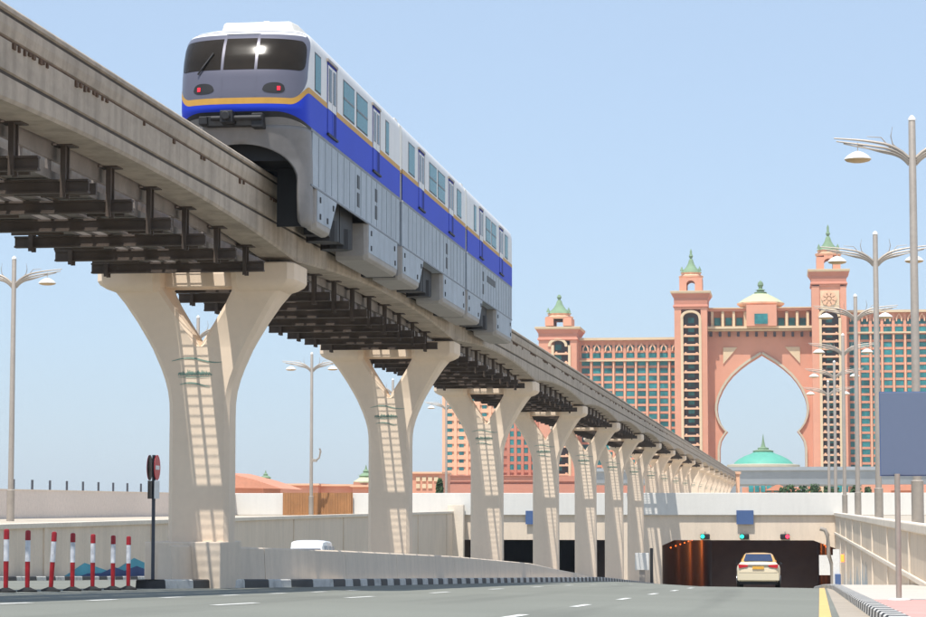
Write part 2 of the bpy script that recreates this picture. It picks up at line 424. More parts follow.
# ------------------------------------------------------------------ service frames hung between the beams
def make_service():
    root = thing('service_gantry', 'x', 'gantry', (CX, PY0, 5.8), 'dark service frames hung below each span')
    ox, oy, oz = CX, PY0, 5.8
    for j in range(9):
        y = 3.0+3.08*j
        zt = zbot(oy+y)+.01
        m = MB()
        for a, b, c, d in ((-2.2, 2.25, 5.87, 5.91), (-2.2, 2.25, 6.09, 6.13)): m.box(a, b, y-.09, y+.09, c-oz, d-oz)
        m.box(-2.2, 2.25, y-.03, y+.03, 5.911-oz, 6.089-oz)
        if j in (3,): m.box(-2.2, 2.25, y+.45, y+.55, 5.9-oz, 6.12-oz)
        obj('crossarm', m, 'steel', root, local=True)
        for X in (-1.80, 1.78):
            h = MB(); h.box(X-.05, X+.05, y-.145, y-.095, 5.78-oz, zt-oz).box(X-.05, X+.05, y+.095, y+.145, 5.78-oz, zt-oz).box(X-.015, X+.015, y-.11, y+.11, 6.135-oz, zt-oz-.04)
            h.box(X-.2, X+.2, y-.22, y+.22, zt-oz-.035, zt-oz+.0)
            obj('hanger', h, 'steel', root, local=True)
    L = SP-.3
    m = MB()
    for X in (-.72, -.35, .03): m.box(X-.035, X+.035, .15, L, 6.135-oz, 6.25-oz)
    y = .3
    while y < L: m.box(-.70, .02, y-.008, y+.008, 6.165-oz, 6.18-oz); y += .11
    obj('cable_ladder', m, 'tray', root, local=True)
    m = MB().box(.64, 1.52, .15, L, 6.17-oz, 6.20-oz).box(.62, .66, .15, L, 6.135-oz, 6.30-oz).box(1.50, 1.54, .15, L, 6.135-oz, 6.30-oz).box(.06, .33, .15, L, 6.16-oz, 6.19-oz)
    obj('walkway', m, 'tray', root, local=True)
    m = MB().box(-1.68, -.77, .15, L, 6.15-oz, 6.19-oz)
    for q in range(3): m.tube([(-1.6+q*.12, .15, 6.25-oz), (-1.6+q*.12, L, 6.25-oz)], .04, 6)
    obj('cable_tray', m, 'tray', root, local=True)
    m = MB().box(1.50, 1.58, .15, L, 6.50-oz, 7.02-oz)
    for q in range(9): m.box(1.40, 1.499, 3+3.08*q-.04, 3+3.08*q+.04, 6.2-oz, 7.0-oz)
    obj('side_conduit', m, 'tray', root, local=True)
    m = MB()
    for q in range(18):
        y = 1.4+1.6*q; m.box(-2.0, -.8, y-.035, y+.035, 6.06-oz, 6.129-oz).box(.7, 1.5, y-.035, y+.035, 6.06-oz, 6.129-oz)
    obj('cross_struts', m, 'steel', root, local=True)
    m = MB()
    for zz in (6.55, 6.85): m.tube([(1.46, .15, zz-oz), (1.46, L, zz-oz)], .022, 6)
    y = 1.4
    while y < L: m.box(1.43, 1.49, y-.03, y+.03, 6.2-oz, 6.9-oz); y += 3.05
    obj('handrail', m, 'tray', root, local=True)
    return root
sv = make_service()
for k in range(0, 10):
    q = sv if k == 0 else dup(sv, (CX, PY0+SP*k, 5.8))
    q['label'] = 'dark steel crossarms and trays hung between the %s and %s pillars' % (ORD[k], ORD[k+1])
q = dup(sv, (CX, PY0-SP, 5.8), 'dark steel crossarms and trays at left, in front of the nearest pillar')
# ------------------------------------------------------------------ monorail train
TC = -13.1; YN = 56.75
train = thing('monorail_train', 'white and blue three car monorail train with grey nose, riding the right beam', 'train', (TC, 57, 8.3))
WT = [(6.8, 1.30), (6.86, 1.42), (7.0, 1.48), (7.85, 1.5), (9.3, 1.5), (11.2, 1.5), (11.4, 1.485), (11.55, 1.44), (11.68, 1.34), (11.79, 1.18), (11.87, .96), (11.93, .66), (11.96, .3)]
NT = [(6.8, .55), (7.4, .42), (8.4, .38), (9.2, .18), (9.6, .0), (10.0, 0), (10.5, .06), (10.9, .2), (11.2, .36), (11.4, .5), (11.55, .65), (11.66, .85), (11.76, 1.2), (11.85, 1.8), (11.92, 2.6), (11.96, 3.4)]
hw = lambda z: interp(WT, z)
y0f = lambda z: YN+interp(NT, z)
def P(s, z, off=0, D=1.0, n=2.8):
    a = abs(s); sg = 1 if s >= 0 else -1; W = hw(z); y0 = y0f(z)
    def q(a):
        if a <= 1:
            t = a*PI/2; return Vector((W*math.sin(t)**(2/n) if t > 0 else 0, y0+D-D*max(math.cos(t), 0)**(2/n)))
        return Vector((W, y0+D+(a-1)*3.0))
    p = q(a); e = .004
    d = (q(a+e)-q(max(a-e, 0))).normalized(); nr = Vector((d.y, -d.x))
    if a < .004: nr = Vector((0, -1))
    p = p+nr*off
    return (TC+sg*p.x, p.y, z)
def patch(s0, s1, lo, hi, off, ns=40, nz=6, both=False):
    m = MB(); n = ns+1
    for i in range(n):
        s = s0+(s1-s0)*i/ns; a, b = lo(s), hi(s)
        for j in range(nz+1): m.v.append(P(s, a+(b-a)*j/nz, off))
    for i in range(ns):
        for j in range(nz):
            a = i*(nz+1)+j; m.f.append((a, a+nz+1, a+nz+2, a+1))
    return m
def carbody(y0, y1):
    prof = [(z, x) for z, x in WT if z >= 9.3]
    r = lambda y: [(TC+x, y, z) for z, x in [(9.22, 1.5)]+prof]+[(TC-x, y, z) for z, x in reversed([(9.22, 1.5)]+prof)]
    return MB().rings([r(y0), r(y1)])
def lower(y0, y1):
    return MB().box(TC-1.5, TC+1.5, y0, y1, 7.86, 9.215)
# --- front car with lofted nose
S1 = 1.9
YA = 71.66
zs = [9.22, 9.4, 9.6, 9.8, 10.0, 10.2, 10.4, 10.6, 10.8, 11.0, 11.1, 11.2, 11.3, 11.4, 11.48, 11.55, 11.61, 11.66, 11.71, 11.76, 11.81, 11.85, 11.89, 11.93, 11.96]
ss = [i/24 for i in range(0, 25)]
ssf = [-x for x in reversed(ss[1:])]+ss
m = MB(); rr = []
for z in zs:
    r = [P(s, z) for s in ssf]; W = hw(z)
    r = [(TC-W, YA, z), (TC-W, 66, z)]+r+[(TC+W, 66, z), (TC+W, YA, z)]; rr.append(r)
m.rings(rr)
car1 = obj('car_body', m, 'white_paint', train, smooth=35)
m = MB()
zz2 = [6.82, 6.88, 7.0, 7.2, 7.5, 7.7, 7.9, 8.05, 8.2, 8.32, 8.43, 8.52, 8.6, 8.66, 8.71, 8.74, 8.755, 8.76, 8.9, 9.1, 9.22]
def scut(z):
    if z >= 8.7599: return 0
    lim = 1.3 if z < 7.9 else 1.3*math.sqrt(max(0, 1-((z-7.9)/.86)**2))
    lo, hi = 0, 1
    for _ in range(30):
        mid = (lo+hi)/2
        if P(mid, z)[0]-TC < lim: lo = mid
        else: hi = mid
    return lo
for sg in (-1, 1):
    rws = []
    for z in zz2:
        c0 = scut(z); rws.append([P(sg*(c0+(1.02-c0)*t/20), z) for t in range(21)])
    b0_ = len(m.v); m.v += [p for r_ in rws for p in r_]
    for k in range(len(zz2)-1):
        for j in range(20):
            a_ = b0_+k*21+j; m.f.append((a_, a_+1, a_+22, a_+21))
ap = obj('nose_skirt', m, 'nose_shaded', train, smooth=40)
sm = ap.modifiers.new('thick', 'SOLIDIFY'); sm.thickness = .08; sm.offset = -1
# sides below the floor, all three cars
cars = [(58.2, 71.66), (72.14, 86.71), (87.19, 101.75)]
front_side = YN+1.0+.4
for sg in (-1, 1): obj('side_skirt', MB().box(TC+sg*1.47-.027, TC+sg*1.47+.027, front_side, 71.66, 7.87, 9.21), 'skirt', car1)
bod = [car1]
for i, (a, b) in enumerate(cars[1:]):
    c = obj('car_body', carbody(a, b), 'white_paint', train, smooth=35)
    obj('side_skirt', MB().box(TC-1.497, TC+1.497, a, b, 7.87, 9.21), 'skirt', c); bod.append(c)
for i, y in enumerate((71.9, 86.95)):
    obj('gangway', MB().box(TC-1.3, TC+1.3, y-.242, y+.242, 6.9, 9.27), 'black', train)
    # pale fairing and blue stripe carry across the joint
    f = obj('gangway_fairing', MB().box(TC-1.485, TC+1.485, y-.242, y+.242, 10.16, 11.5).box(TC-1.35, TC+1.35, y-.242, y+.242, 11.5, 11.72), 'roof_white', train)
    obj('stripe', MB().box(TC-1.40, TC+1.40, y-.242, y+.242, 9.28, 10.08), 'darkblue', train)
    obj('stripe', MB().box(TC-1.49, TC+1.49, y-.242, y+.242, 10.081, 10.159), 'gold', train)
train.scale = (1.05, 1, 1)
# nose overlays
def g_lo(s):
    t = min(1, max(0, (abs(s)-.5)/.5)); return 9.70+.375*t*t*(3-2*t)
m = patch(-1.0, 1.0, g_lo, lambda s: g_lo(s)+.15, .008, 80, 3); obj('gold_stripe', m, 'gold', car1, smooth=60)
def b_lo(s):
    t = min(1, max(0, (abs(s)-.3)/.7)); return 9.52-.25*t*t*(3-2*t)
m = patch(-1.0, 1.0, b_lo, g_lo, .006, 80, 4); obj('blue_stripe', m, 'blue', car1, smooth=60)
m = patch(-1.0, 1.0, lambda s: b_lo(s)-.16+.1*min(1, abs(s)), b_lo, .010, 80, 2); obj('undershadow_band', m, 'black', car1, smooth=60)  # black band painted in for the undershadow below the blue stripe
obj('lower_nose', patch(-1.0, 1.0, lambda s: 9.222, lambda s: max(9.225, b_lo(s)-.10), .007, 80, 2), 'nose_shaded', car1, smooth=60)
def rr_top(s, c0, c1, z1, r, rz, p=2.0):
    """rounded outer ends of a shape between c0 and c1"""
    d = 0
    if s > c1-r: d = (s-(c1-r))/r
    if s < c0+r: d = ((c0+r)-s)/r
    return rz*(1-(1-min(1, d)**p)**(1/p))
mk = lambda s: rr_top(s, -.90, .90, 0, .30, .95, 2.4)
m = patch(-.895, .895, lambda s: min(g_lo(s)+.15+mk(s)*.35, 10.9), lambda s: 11.63-mk(s)*.5, .007, 90, 14)
msk = obj('nose_mask', m, 'mask', car1, smooth=60)
ws = []
for c0, c1 in ((.112, .80), (-.80, -.112)):
    def e(s, c0=c0, c1=c1):
        outer = (c1-s) if c1 > .5 else (s-c0)
        d = max(0, 1-outer/.17); return (1-(1-min(1, d)**2.2)**(1/2.2))
    m = patch(c0+.0, c1, lambda s: 10.56+.25*e(s), lambda s: 11.40-.36*e(s)-.06*abs(s), .014, 44, 8)
    ws.append(obj('windscreen', m, 'glass_dark', msk, smooth=60))
    a, b = sorted((c0-.0, c1))
m = patch(-.088, .088, lambda s: 10.56, lambda s: 11.40, .014, 10, 8); obj('door_window', m, 'glass_dark', msk, smooth=60)
for a, b in ((-.108, -.093), (.093, .108)):
    obj('door_frame', patch(a, b, lambda s: 9.87, lambda s: 11.54, .013, 2, 10), 'mask', msk, smooth=60)
obj('door_frame', patch(-.108, .108, lambda s: 11.525, lambda s: 11.54, .012, 10, 1), 'black', msk)
for sg in (-1, 1):
    # tail lamp clusters
    a, b = sorted((sg*.165, sg*.43))
    def el(s, a=a, b=b):
        t = 2*(s-a)/(b-a)-1; return math.sqrt(max(0, 1-abs(t)**2.6))
    cl = obj('tail_light', patch(a, b, lambda s: 10.05-.09*el(s), lambda s: 10.055+.17*el(s), .016, 20, 4), 'black', msk, smooth=60)
    a2, b2 = sorted((sg*.325, sg*.365))
    obj('lens', patch(a2, b2, lambda s: 10.03, lambda s: 10.13, .026, 4, 3), 'red_lamp', cl)
# wiper, couplers
obj('wiper', MB().tube([P(-.36, 10.46, .05), P(-.30, 10.62, .06), P(-.19, 11.0, .05)], .022, 6), 'black', msk)
m = MB().box(TC-.75, TC+.55, 56.75, 57.6, 9.16, 9.42).box(TC-.35, TC-.05, 56.42, 56.9, 9.2, 9.5).tube([(TC-.6, 56.6, 9.33), (TC+.6, 56.6, 9.33)], .07).box(TC+.35, TC+.62, 56.6, 57, 9.1, 9.45)
m.tube([(TC-.2, 56.3, 9.36), (TC-.2, 57, 9.36)], .11).box(TC-.9, TC-.7, 56.66, 57, 9.2, 9.4)
obj('coupler', m, 'black', train, bevel=.02)
obj('underframe', MB().box(TC-1.3, TC+1.3, 57.6, 101.5, 8.42, 9.2), 'black', train)
# roof fairings
for a, b in ((58.9, 70.8), (72.8, 86), (88, 100.8)):
    r = lambda y, k: [(TC-1.0*k, y, 11.82), (TC+1.0*k, y, 11.82), (TC+.9*k, y, 12.14), (TC-.9*k, y, 12.14)]
    q = obj('roof_fairing', MB().rings([r(a, .9), r(a+.5, 1), r(b-.5, 1), r(b, .9)]), 'roof_white', train, bevel=.05)
obj('antenna', MB().box(TC-.06, TC+.08, 59.9, 60.0, 12.1, 12.36).box(TC-.14, TC+.16, 59.85, 60.05, 12.1, 12.18), 'roof_white', train)
# stripes, windows, doors on each car (right side and left side)
lay = [([(58.42, 59.12), (62.3, 63.88), (64.3, 65.96), (69.1, 69.62)], [(60.0, 61.25), (66.8, 68.0)]),
       ([(73.4, 74.6), (77.8, 79.4), (79.8, 81.4), (84.5, 85.6)], [(75.4, 76.6), (82.3, 83.5)]),
       ([(89.2, 89.8), (92.8, 94.3), (94.65, 96.1), (99.2, 100.2)], [(90.8, 91.8), (97.2, 98.4)])]
for ci, ((wins, doors), body, (ya, yb)) in enumerate(zip(lay, bod, cars)):
    ya2 = YN+1.0+.0 if ci == 0 else ya
    for sg in (1, -1):
        X = lambda o: TC+sg*(1.5+o)
        def bx(m, y0, y1, z0, z1, o0, o1):
            a, b = sorted((X(o0), X(o1))); return m.box(a, b, y0, y1, z0, z1)
        obj('blue_stripe', bx(MB(), ya2, yb, 9.275, 10.08, -.02, .006), 'blue', body)
        obj('gold_stripe', bx(MB(), ya2, yb, 10.082, 10.22, -.02, .008), 'gold', body)
        obj('sill_line', bx(bx(MB(), ya2+.2, yb, 9.20, 9.27, -.05, .004), ya2+.2, yb, 7.84, 7.885, -.02, .012), 'grille', body)
        for a, b in wins:
            obj('window_frame', bx(MB(), a-.05, b+.05, 10.27, 11.24, -.02, .004), 'sign_black', body)
            wn = obj('window', bx(MB(), a, b, 10.31, 11.20, -.02, .010), 'glass_teal', body)
            if b-a > 1.3: bx(MB(), a, b, 10.83, 10.87, 0, .02); obj('window_bar', bx(MB(), a, b, 10.72, 10.77, -.01, .018), 'grille', wn)
        for a, b in doors:
            d = obj('door', bx(MB(), a, b, 9.44, 11.30, -.03, .011), 'darkblue', body)
            obj('door_leaf', bx(bx(MB(), a+.05, (a+b)/2-.02, 10.10, 11.22, -.02, .018), (a+b)/2+.02, b-.05, 10.10, 11.22, -.02, .018), 'white_paint', d)
            obj('door_leaf', bx(bx(MB(), a+.05, (a+b)/2-.02, 9.50, 10.08, -.02, .016), (a+b)/2+.02, b-.45, 9.50, 10.08, -.02, .016), 'blue', d)
            obj('door_glass', bx(bx(MB(), a+.16, (a+b)/2-.12, 10.3, 11.15, 0, .026), (a+b)/2+.12, b-.16, 10.3, 11.15, 0, .026), 'glass_dark', d)
            obj('door_header', bx(bx(MB(), a-.06, b+.06, 11.30, 11.37, -.03, .04), b, b+.06, 10.2, 11.3, -.03, .02), 'lamp_grey', d)
            obj('door_step', bx(MB(), a-.05, b+.05, 9.40, 9.45, -.02, .06), 'black', d)
        # panel joints and grilles in the lower side
        m = MB(); y = ya2+1.2
        while y < yb-.3: bx(m, y, y+.02, 7.92, 9.18, -.01, .006); y += .86
        obj('panel_joints', m, 'joint', body)
        m = MB()
        for gy in ([64.4, 67.3] if ci == 0 else [ya+9.6] if ci == 1 else [ya+4.6]):
            bx(m, gy, gy+.32, 8.62, 8.98, -.01, .012); bx(m, gy, gy+.32, 8.12, 8.5, -.01, .012)
        if ci == 2: bx(m, ya+6, ya+8.6, 8.7, 8.95, -.01, .012)
        obj('vent', m, 'sign_black', body)
# low pods straddling the beam
obj('shade_partition', MB().box(TC-1.25, TC-.5, 58.9, 59, 6.95, 9.2).box(TC+.5, TC+1.25, 58.9, 59, 6.95, 9.2).box(TC-.51, TC+.51, 58.9, 59, 8.36, 9.2), 'black', train)  # black partition added behind the nose to darken the opening
for i, (a, b, tap) in enumerate(((58.6, 61.5, 1), (66.1, 71.3, -1), (72.1, 76.6, 1), (80.9, 86.7, -1), (87.2, 91.8, 1), (96.1, 101.6, -1))):
    for sg in (-1, 1):
        m = MB(); a2 = a; b2 = b-.9 if tap > 0 else b
        xo, xi = TC+sg*1.5, TC+sg*(1.26 if i == 0 else .62)
        A = [(a, 7.87), (b, 7.87), (b2, 6.95), (b2-.12, 6.83), (a2+.12, 6.83), (a2, 6.95)]
        m.rings([[(xi, y, z) for y, z in A], [(xo-sg*.12, y, z) for y, z in A],
                 [(xo, y+(.07 if k in (0, 4, 5) else -.07), z+(.08 if k in (2, 3, 4, 5) else 0)) for k, (y, z) in enumerate(A)]])
        pod = obj('side_pod', m, 'skirt_front', train, bevel=.03)
        x0 = TC+sg*1.504; pts = [(a+.12, 7.83), (b-.12, 7.83), (b2-.1, 7.05), (a2+.12, 7.05)]
        obj('pod_panel', MB().prism([(y, z) for y, z in pts], 0, min(x0, x0+sg*.006), max(x0, x0+sg*.006)), 'skirt', pod)
        for y, z in ((a+.5, 7.62), (b-.65, 7.62), (b2-.55, 7.2), (a2+.5, 7.2)):
            obj('latch', MB().box(min(x0, x0+sg*.03), max(x0, x0+sg*.03), y-.05, y+.05, z-.07, z+.07), 'sign_black', pod)
for y in (62.6, 64.6, 77.6, 79.6, 92.8, 94.8):
    for sg in (-1, 1):
        x = TC+sg*.90
        obj('bogie', MB().box(x-.28, x+.28, y-.95, y+.95, 7.05, 8.6).tube([(x, y, 6.95), (x, y, 7.5)], .4, 14), 'black', train)
# ------------------------------------------------------------------ street lamps
def make_lamp():
    root = thing('street_lamp', 'x', 'street lamp', (5.3, 104, -1), 'double armed winged street lamps')
    H = 17.4
    obj('pole', MB().lathe(0, 0, [(.26, -.3), (.26, 2.0), (.27, 2.05), (.19, 2.1), (.15, H-.05), (.12, H)], 14), 'lamp_grey', root, local=True, smooth=40)
    obj('pole_cap', MB().lathe(0, 0, [(.16, H), (.17, H+.08), (.08, H+.2), (.01, H+.24)], 12), 'lamp_white', root, local=True, smooth=50)
    for sg in (-1, 1):
        m = MB()
        for k, (z0, zt, L, dz) in enumerate(((15.8, 16.55, 3.3, .0), (15.7, 16.42, 3.2, -.05), (15.6, 16.32, 2.9, -.1), (15.5, 16.26, 2.3, -.15))):
            pts = []
            for i in range(13):
                t = i/12; x = sg*(.15+(L-.15)*t)
                z = z0+(zt-z0)*(1-(1-t)**4.5)+.28*max(0, t-.45)-.06*k*math.sin(PI*t)
                pts.append((x, .0+.02*k, z))
            m.tube(pts, .085-.010*k, 6, .03)
        m.tube([(sg*.6, 0, 16.2), (sg*.82, 0, 16.4), (sg*.9, 0, 16.75), (sg*.82, 0, 17.15)], .04, 6, .01)
        m.tube([(sg*.9, 0, 16.2), (sg*1.3, 0, 16.7), (sg*1.9, 0, 16.75)], .03, 6, .015)
        m.tube([(sg*2.3, 0, 16.5), (sg*2.3, 0, 16.05)], .02, 6)
        a = obj('arm', m, 'lamp_grey', root, local=True, smooth=50)
        obj('lamp_head', MB().lathe(sg*2.3, 0, [(.02, 16.14), (.22, 16.08), (.45, 15.94), (.57, 15.82), (.58, 15.77)], 16), 'lamp_white', a, local=True, smooth=50)
        obj('lamp_glass', MB().lathe(sg*2.3, 0, [(.57, 15.768), (.5, 15.7), (.3, 15.65), (.02, 15.64)], 16), 'lamp_brown', a, local=True, smooth=50)
    return root
lp = make_lamp()
lr = [104, 148, 192, 236, 280, 324]
ll = ['tallest looking street lamp, just left of the photo\'s right edge above the blue panel', 'second street lamp from the right edge, its arms crossing the right hotel tower', 'third street lamp of the right row, in front of the right tower\'s edge', 'fourth street lamp of the right row, counted from the camera', 'fifth street lamp of the right row, counted from the camera', 'farthest street lamp of the right row']
for i, y in enumerate(lr):
    (lp if i == 0 else dup(lp, (5.42, y, -1)))['label'] = ll[i]
lp.location = (5.42, 104, -1)
for y, lb in ((155.3, 'street lamp at the far left edge, against open sky'), (206.3, 'street lamp seen through the fork of the nearest pillar'), (257.5, 'street lamp with a small camera bracket, in front of the brown fence'), (312, 'street lamp seen through the fork of the second pillar'), (362, 'street lamp left of the third pillar, near the orange hotel block')):
    q = dup(lp, (-51, y, -1), lb)
    if y == 257.5:
        obj('camera_bracket', MB().tube([(0, 0, 6.1), (.5, 0, 5.9), (.85, 0, 6.2), (1.0, 0, 6.9), (.9, 0, 7.2)], .11, 8).box(.1, .6, -.15, .15, 5.75, 6.05), 'lamp_grey', q, local=True)
# ------------------------------------------------------------------ walls
m = MB()
def lwtop(y): return -.82+.28*(y-107)/153
m.rings([[(-36.1, y, -12), (-35.78, y, -12), (-35.78, y, lwtop(y)-.25), (-36.1, y, lwtop(y)-.25)] for y in (20, 261.0)])
root = thing('retaining_wall', 'long beige concrete retaining wall beyond the opposite carriageway at left', 'wall', (-36, 107, -1))
obj('wall', m, 'wallc', root)
obj('coping', MB().rings([[(-36.15, y, lwtop(y)-.25), (-35.66, y, lwtop(y)-.25), (-35.66, y, lwtop(y)), (-36.15, y, lwtop(y))] for y in (20, 259.0)]), 'wallcap', root, bevel=.03)
m = MB()
for k in range(12): y = 34+k*20.0; m.box(-35.777, -35.70, y, y+.5, zL(y), lwtop(y)-.251)
obj('pilaster', m, 'wallc', root)
obj('pier', MB().box(-36.3, -34.6, 258.8, 259.8, -9.5, .15), 'wallcap', root, bevel=.05)
# mural on it: blue and teal mountains
mu = MB(); mt = MB()
def mount(mb, pts, x): mb.prism(pts, 0, x-.006, x+.006)
b0, b1 = -4.15, -2.95
mount(mu, [(115.5, -3.95), (133, -4.4), (133, -3.55), (131, -3.3), (128.5, -3.5), (126.5, -3.25), (124, -3.5), (121.5, -3.45), (119.5, -3.6)], -35.74)
mount(mt, [(116.8, -3.6), (121, -2.9), (125.2, -3.4), (127.5, -3.3), (130.5, -2.85), (133, -3.2), (133, -4.2), (117, -3.9)], -35.76)
r2 = thing('wall_mural', 'blue and teal mountain mural on the left retaining wall beside the bollards', 'mural', (-35.7, 120, -4))
obj('blue_hills', mu, 'mural_blue', r2); obj('teal_hills', mt, 'mural_teal', r2)
# grey side wall with stub posts, far left
root = thing('boundary_wall', 'plain grey wall at far left topped with a row of short stub posts', 'wall', (-60, 180, -1))
obj('wall', MB().box(-60.3, -60, 60, 262.2, -1.3, 1.27), 'greywall', root)
obj('coping', MB().box(-60.36, -59.94, 60, 262.2, 1.271, 1.32), 'wallcap', root)
for k in range(12):
    y = 188.5-4.72*4+4.72*k
    if y > 262: break
    obj('stub_post', MB().box(-60.2, -60.05, y-.08, y+.08, 1.321, 2.1), 'dark_pole', root)
# white parapet wall over the portals
root = thing('parapet_wall', 'long smooth white wall above the tunnel portals', 'wall', (-20, 262, -1))
obj('wall', MB().box(-60, 60, 260.05, 262.0, -.97, 1.40), 'whitewall', root, bevel=.05)
# portal wall
root = thing('tunnel_portal', 'beige concrete portal wall with two dark tunnel mouths', 'tunnel portal', (-15, 260, -9))
m = MB().box(-36.08, 5.2, 260.4, 261.9, -3.62, -.975).box(-19.5, -13.4, 260.4, 261.9, -12, -3.625).box(-36.08, -35.0, 260.4, 261.9, -12, -3.625)
obj('wall', m, 'wallc', root)
obj('haunch', MB().prism([(4.9, -3.62), (4.9, -4.45), (2.6, -3.62)], 1, 260.38, 262), 'wallc', root)
obj('haunch', MB().prism([(-13.4, -3.62), (-13.4, -4.2), (-12.1, -3.62)], 1, 260.38, 262), 'wallc', root)
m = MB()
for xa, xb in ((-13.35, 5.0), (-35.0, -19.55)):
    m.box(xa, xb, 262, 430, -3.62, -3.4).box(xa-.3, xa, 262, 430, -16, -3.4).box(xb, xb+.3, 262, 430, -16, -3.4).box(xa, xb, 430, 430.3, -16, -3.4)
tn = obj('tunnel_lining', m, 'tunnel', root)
m = MB()
for k in range(10):
    m.box(-12.9, -12.78, 268+k*12, 268.6+k*12, -4.62, -4.5)
for k in range(6): m.box(4.2, 4.35, 266+k*14, 267+k*14, -4.7, -4.5)
obj('tunnel_light', m, 'orange_light', root)
for ly_, en_ in ((276, 15), (300, 110), (335, 550), (380, 1000)):
    for lx_ in (-10.5, 2.2):
        pl_ = bpy.data.lights.new('tunnel_lamp', 'POINT'); pl_.energy = en_; pl_.color = (1, .30, .07); pl_.shadow_soft_size = .3
        po_ = bpy.data.objects.new('tunnel_lamp', pl_); COL.objects.link(po_); po_.location = (lx_, ly_, -5.2)
# signs on the portal
def sign(name, label, x0, x1, z0, z1, y, mt, th=.08):
    o = obj(name, MB().box(x0, x1, y-th, y, z0, z1), mt); return tag(o, label, 'sign')
sign('blue_sign', 'plain blue square sign centred over the right tunnel mouth', -5.45, -3.65, -1.93, -.45, 260.04, 'sign_blue')
sign('blue_sign', 'narrow blue sign on the portal wall, between the third and fourth pillars', -28.0, -26.6, -1.95, -.5, 260.04, 'sign_blue')
for x, lab, on in ((-8.79, 'leftmost lane signal over the right tunnel, showing green', 'g'), (-4.62, 'middle lane signal over the right tunnel, showing green', 'g'), (-.35, 'rightmost lane signal over the right tunnel, showing red', 'r')):
    r = thing('lane_signal', lab, 'traffic light', (x, 260.2, -3.2), 'lane signals over the tunnel mouth')
    obj('housing', MB().box(x-.5, x+.5, 259.9, 260.25, -3.5, -2.95), 'black', r, bevel=.1)
    dx = -.26 if on == 'g' else .26
    obj('lens', MB().tube([(x+dx, 259.88, -3.22), (x+dx, 259.94, -3.22)], .21, 14), 'green_light' if on == 'g' else 'red_light', r)
    obj('bracket', MB().box(x-.05, x+.05, 260.0, 260.38, -2.95, -2.7), 'lamp_grey', r)
# right wall
root = thing('parapet_wall', 'tall beige ribbed concrete wall with pale coping along the right pavement', 'wall', (5, 100, -3))
obj('wall', MB().box(4.92, 5.22, 20, 260.3, -12, -1.04), 'wallr', root)
obj('coping', MB().box(4.80, 5.27, 20, 260.3, -1.038, -.66), 'wallcap', root, bevel=.06)
obj('ledge', MB().box(4.80, 4.919, 20, 260.3, -2.95, -2.72), 'wallcap', root, bevel=.04)
for y in (68, 84.5, 101, 123, 145, 167, 189, 211, 233):
    obj('pilaster', MB().box(4.84, 4.918, y-.22, y+.22, -7.5, -1.045), 'wallcap', root)
# grey mural on right wall
r = thing('wall_mural', 'pale blue grey mural of trees low on the right wall', 'mural', (4.9, 190, -5))
m = MB(); rnd = random.Random(5)
for k in range(34):
    y = 156+k*2.1; b = zR(y)+.2; h = rnd.uniform(.5, 1.8)
    m.prism([(y-1.2, b), (y+1.2, b), (y+rnd.uniform(-.2, .2), b+h+.3)], 0, 4.905, 4.916)
obj('tree_shapes', m, 'mural_grey', r)
tag(obj('wall_lamp', MB().box(4.6, 4.9, 219, 219.6, -4.95, -4.3), 'orange_light', bevel=.05), 'small orange lamp on the right wall by the tunnel', 'lamp')
# roadside box and hooked pole by the tunnel
a = site(819, 555, 205); b = site(836, 575, 205)
r = thing('white_sign', 'blank white sign board at the right side of the tunnel mouth', 'sign', (a[0], 205, zR(205)))
obj('board', MB().box(a[0], b[0], 204.9, 205, b[2], a[2]), 'sign_white', r)
obj('post', MB().box(b[0]-.25, b[0]-.1, 205.0, 205.15, zR(205), a[2]), 'lamp_grey', r)
pts = [site(x, y, 190) for x, y in ((833, 596), (832, 565), (829, 556), (828, 545), (827.5, 535), (825, 530), (820, 528.5))]
tag(obj('hooked_pole', MB().tube(pts, .16, 8), 'lamp_grey', smooth=50), 'grey pole with a hooked top beside the white sign board', 'pole')
a = site(835, 574, 150); b = site(841, 584, 150)
r = thing('utility_box', 'small blue and white cabinet at the pavement end by the right wall', 'cabinet', (a[0], 150, zR(150)+.15))
obj('cabinet', MB().box(a[0], b[0], 150, 150.5, zR(150)+.15, a[2]), 'sign_blue', r, bevel=.03)
obj('back_panel', MB().box(a[0]-.1, b[0]-.05, 150.51, 150.6, zR(150)+.15, a[2]+1.5), 'sign_white', r)
a = site(635, 553, 235); b = site(649, 570, 235)
r = thing('signal_cabinet', 'pinkish white roadside cabinet at the foot of the seventh pillar', 'cabinet', (a[0], 235, -8))
obj('cabinet', MB().box(a[0], b[0], 235, 235.6, b[2], a[2]), 'whitewall', r, bevel=.03)
obj('stand', MB().box(a[0]+.4, b[0]-.4, 235.2, 235.5, -9, b[2]), 'lamp_grey', r)
a = site(650, 548, 258); b = site(653, 572, 258)
tag(obj('signal_post', MB().box(a[0], b[0], 258, 258.4, zL(258)-.5, a[2]), 'sign_black'), 'narrow black post against the portal wall left of the tunnel mouth', 'post')
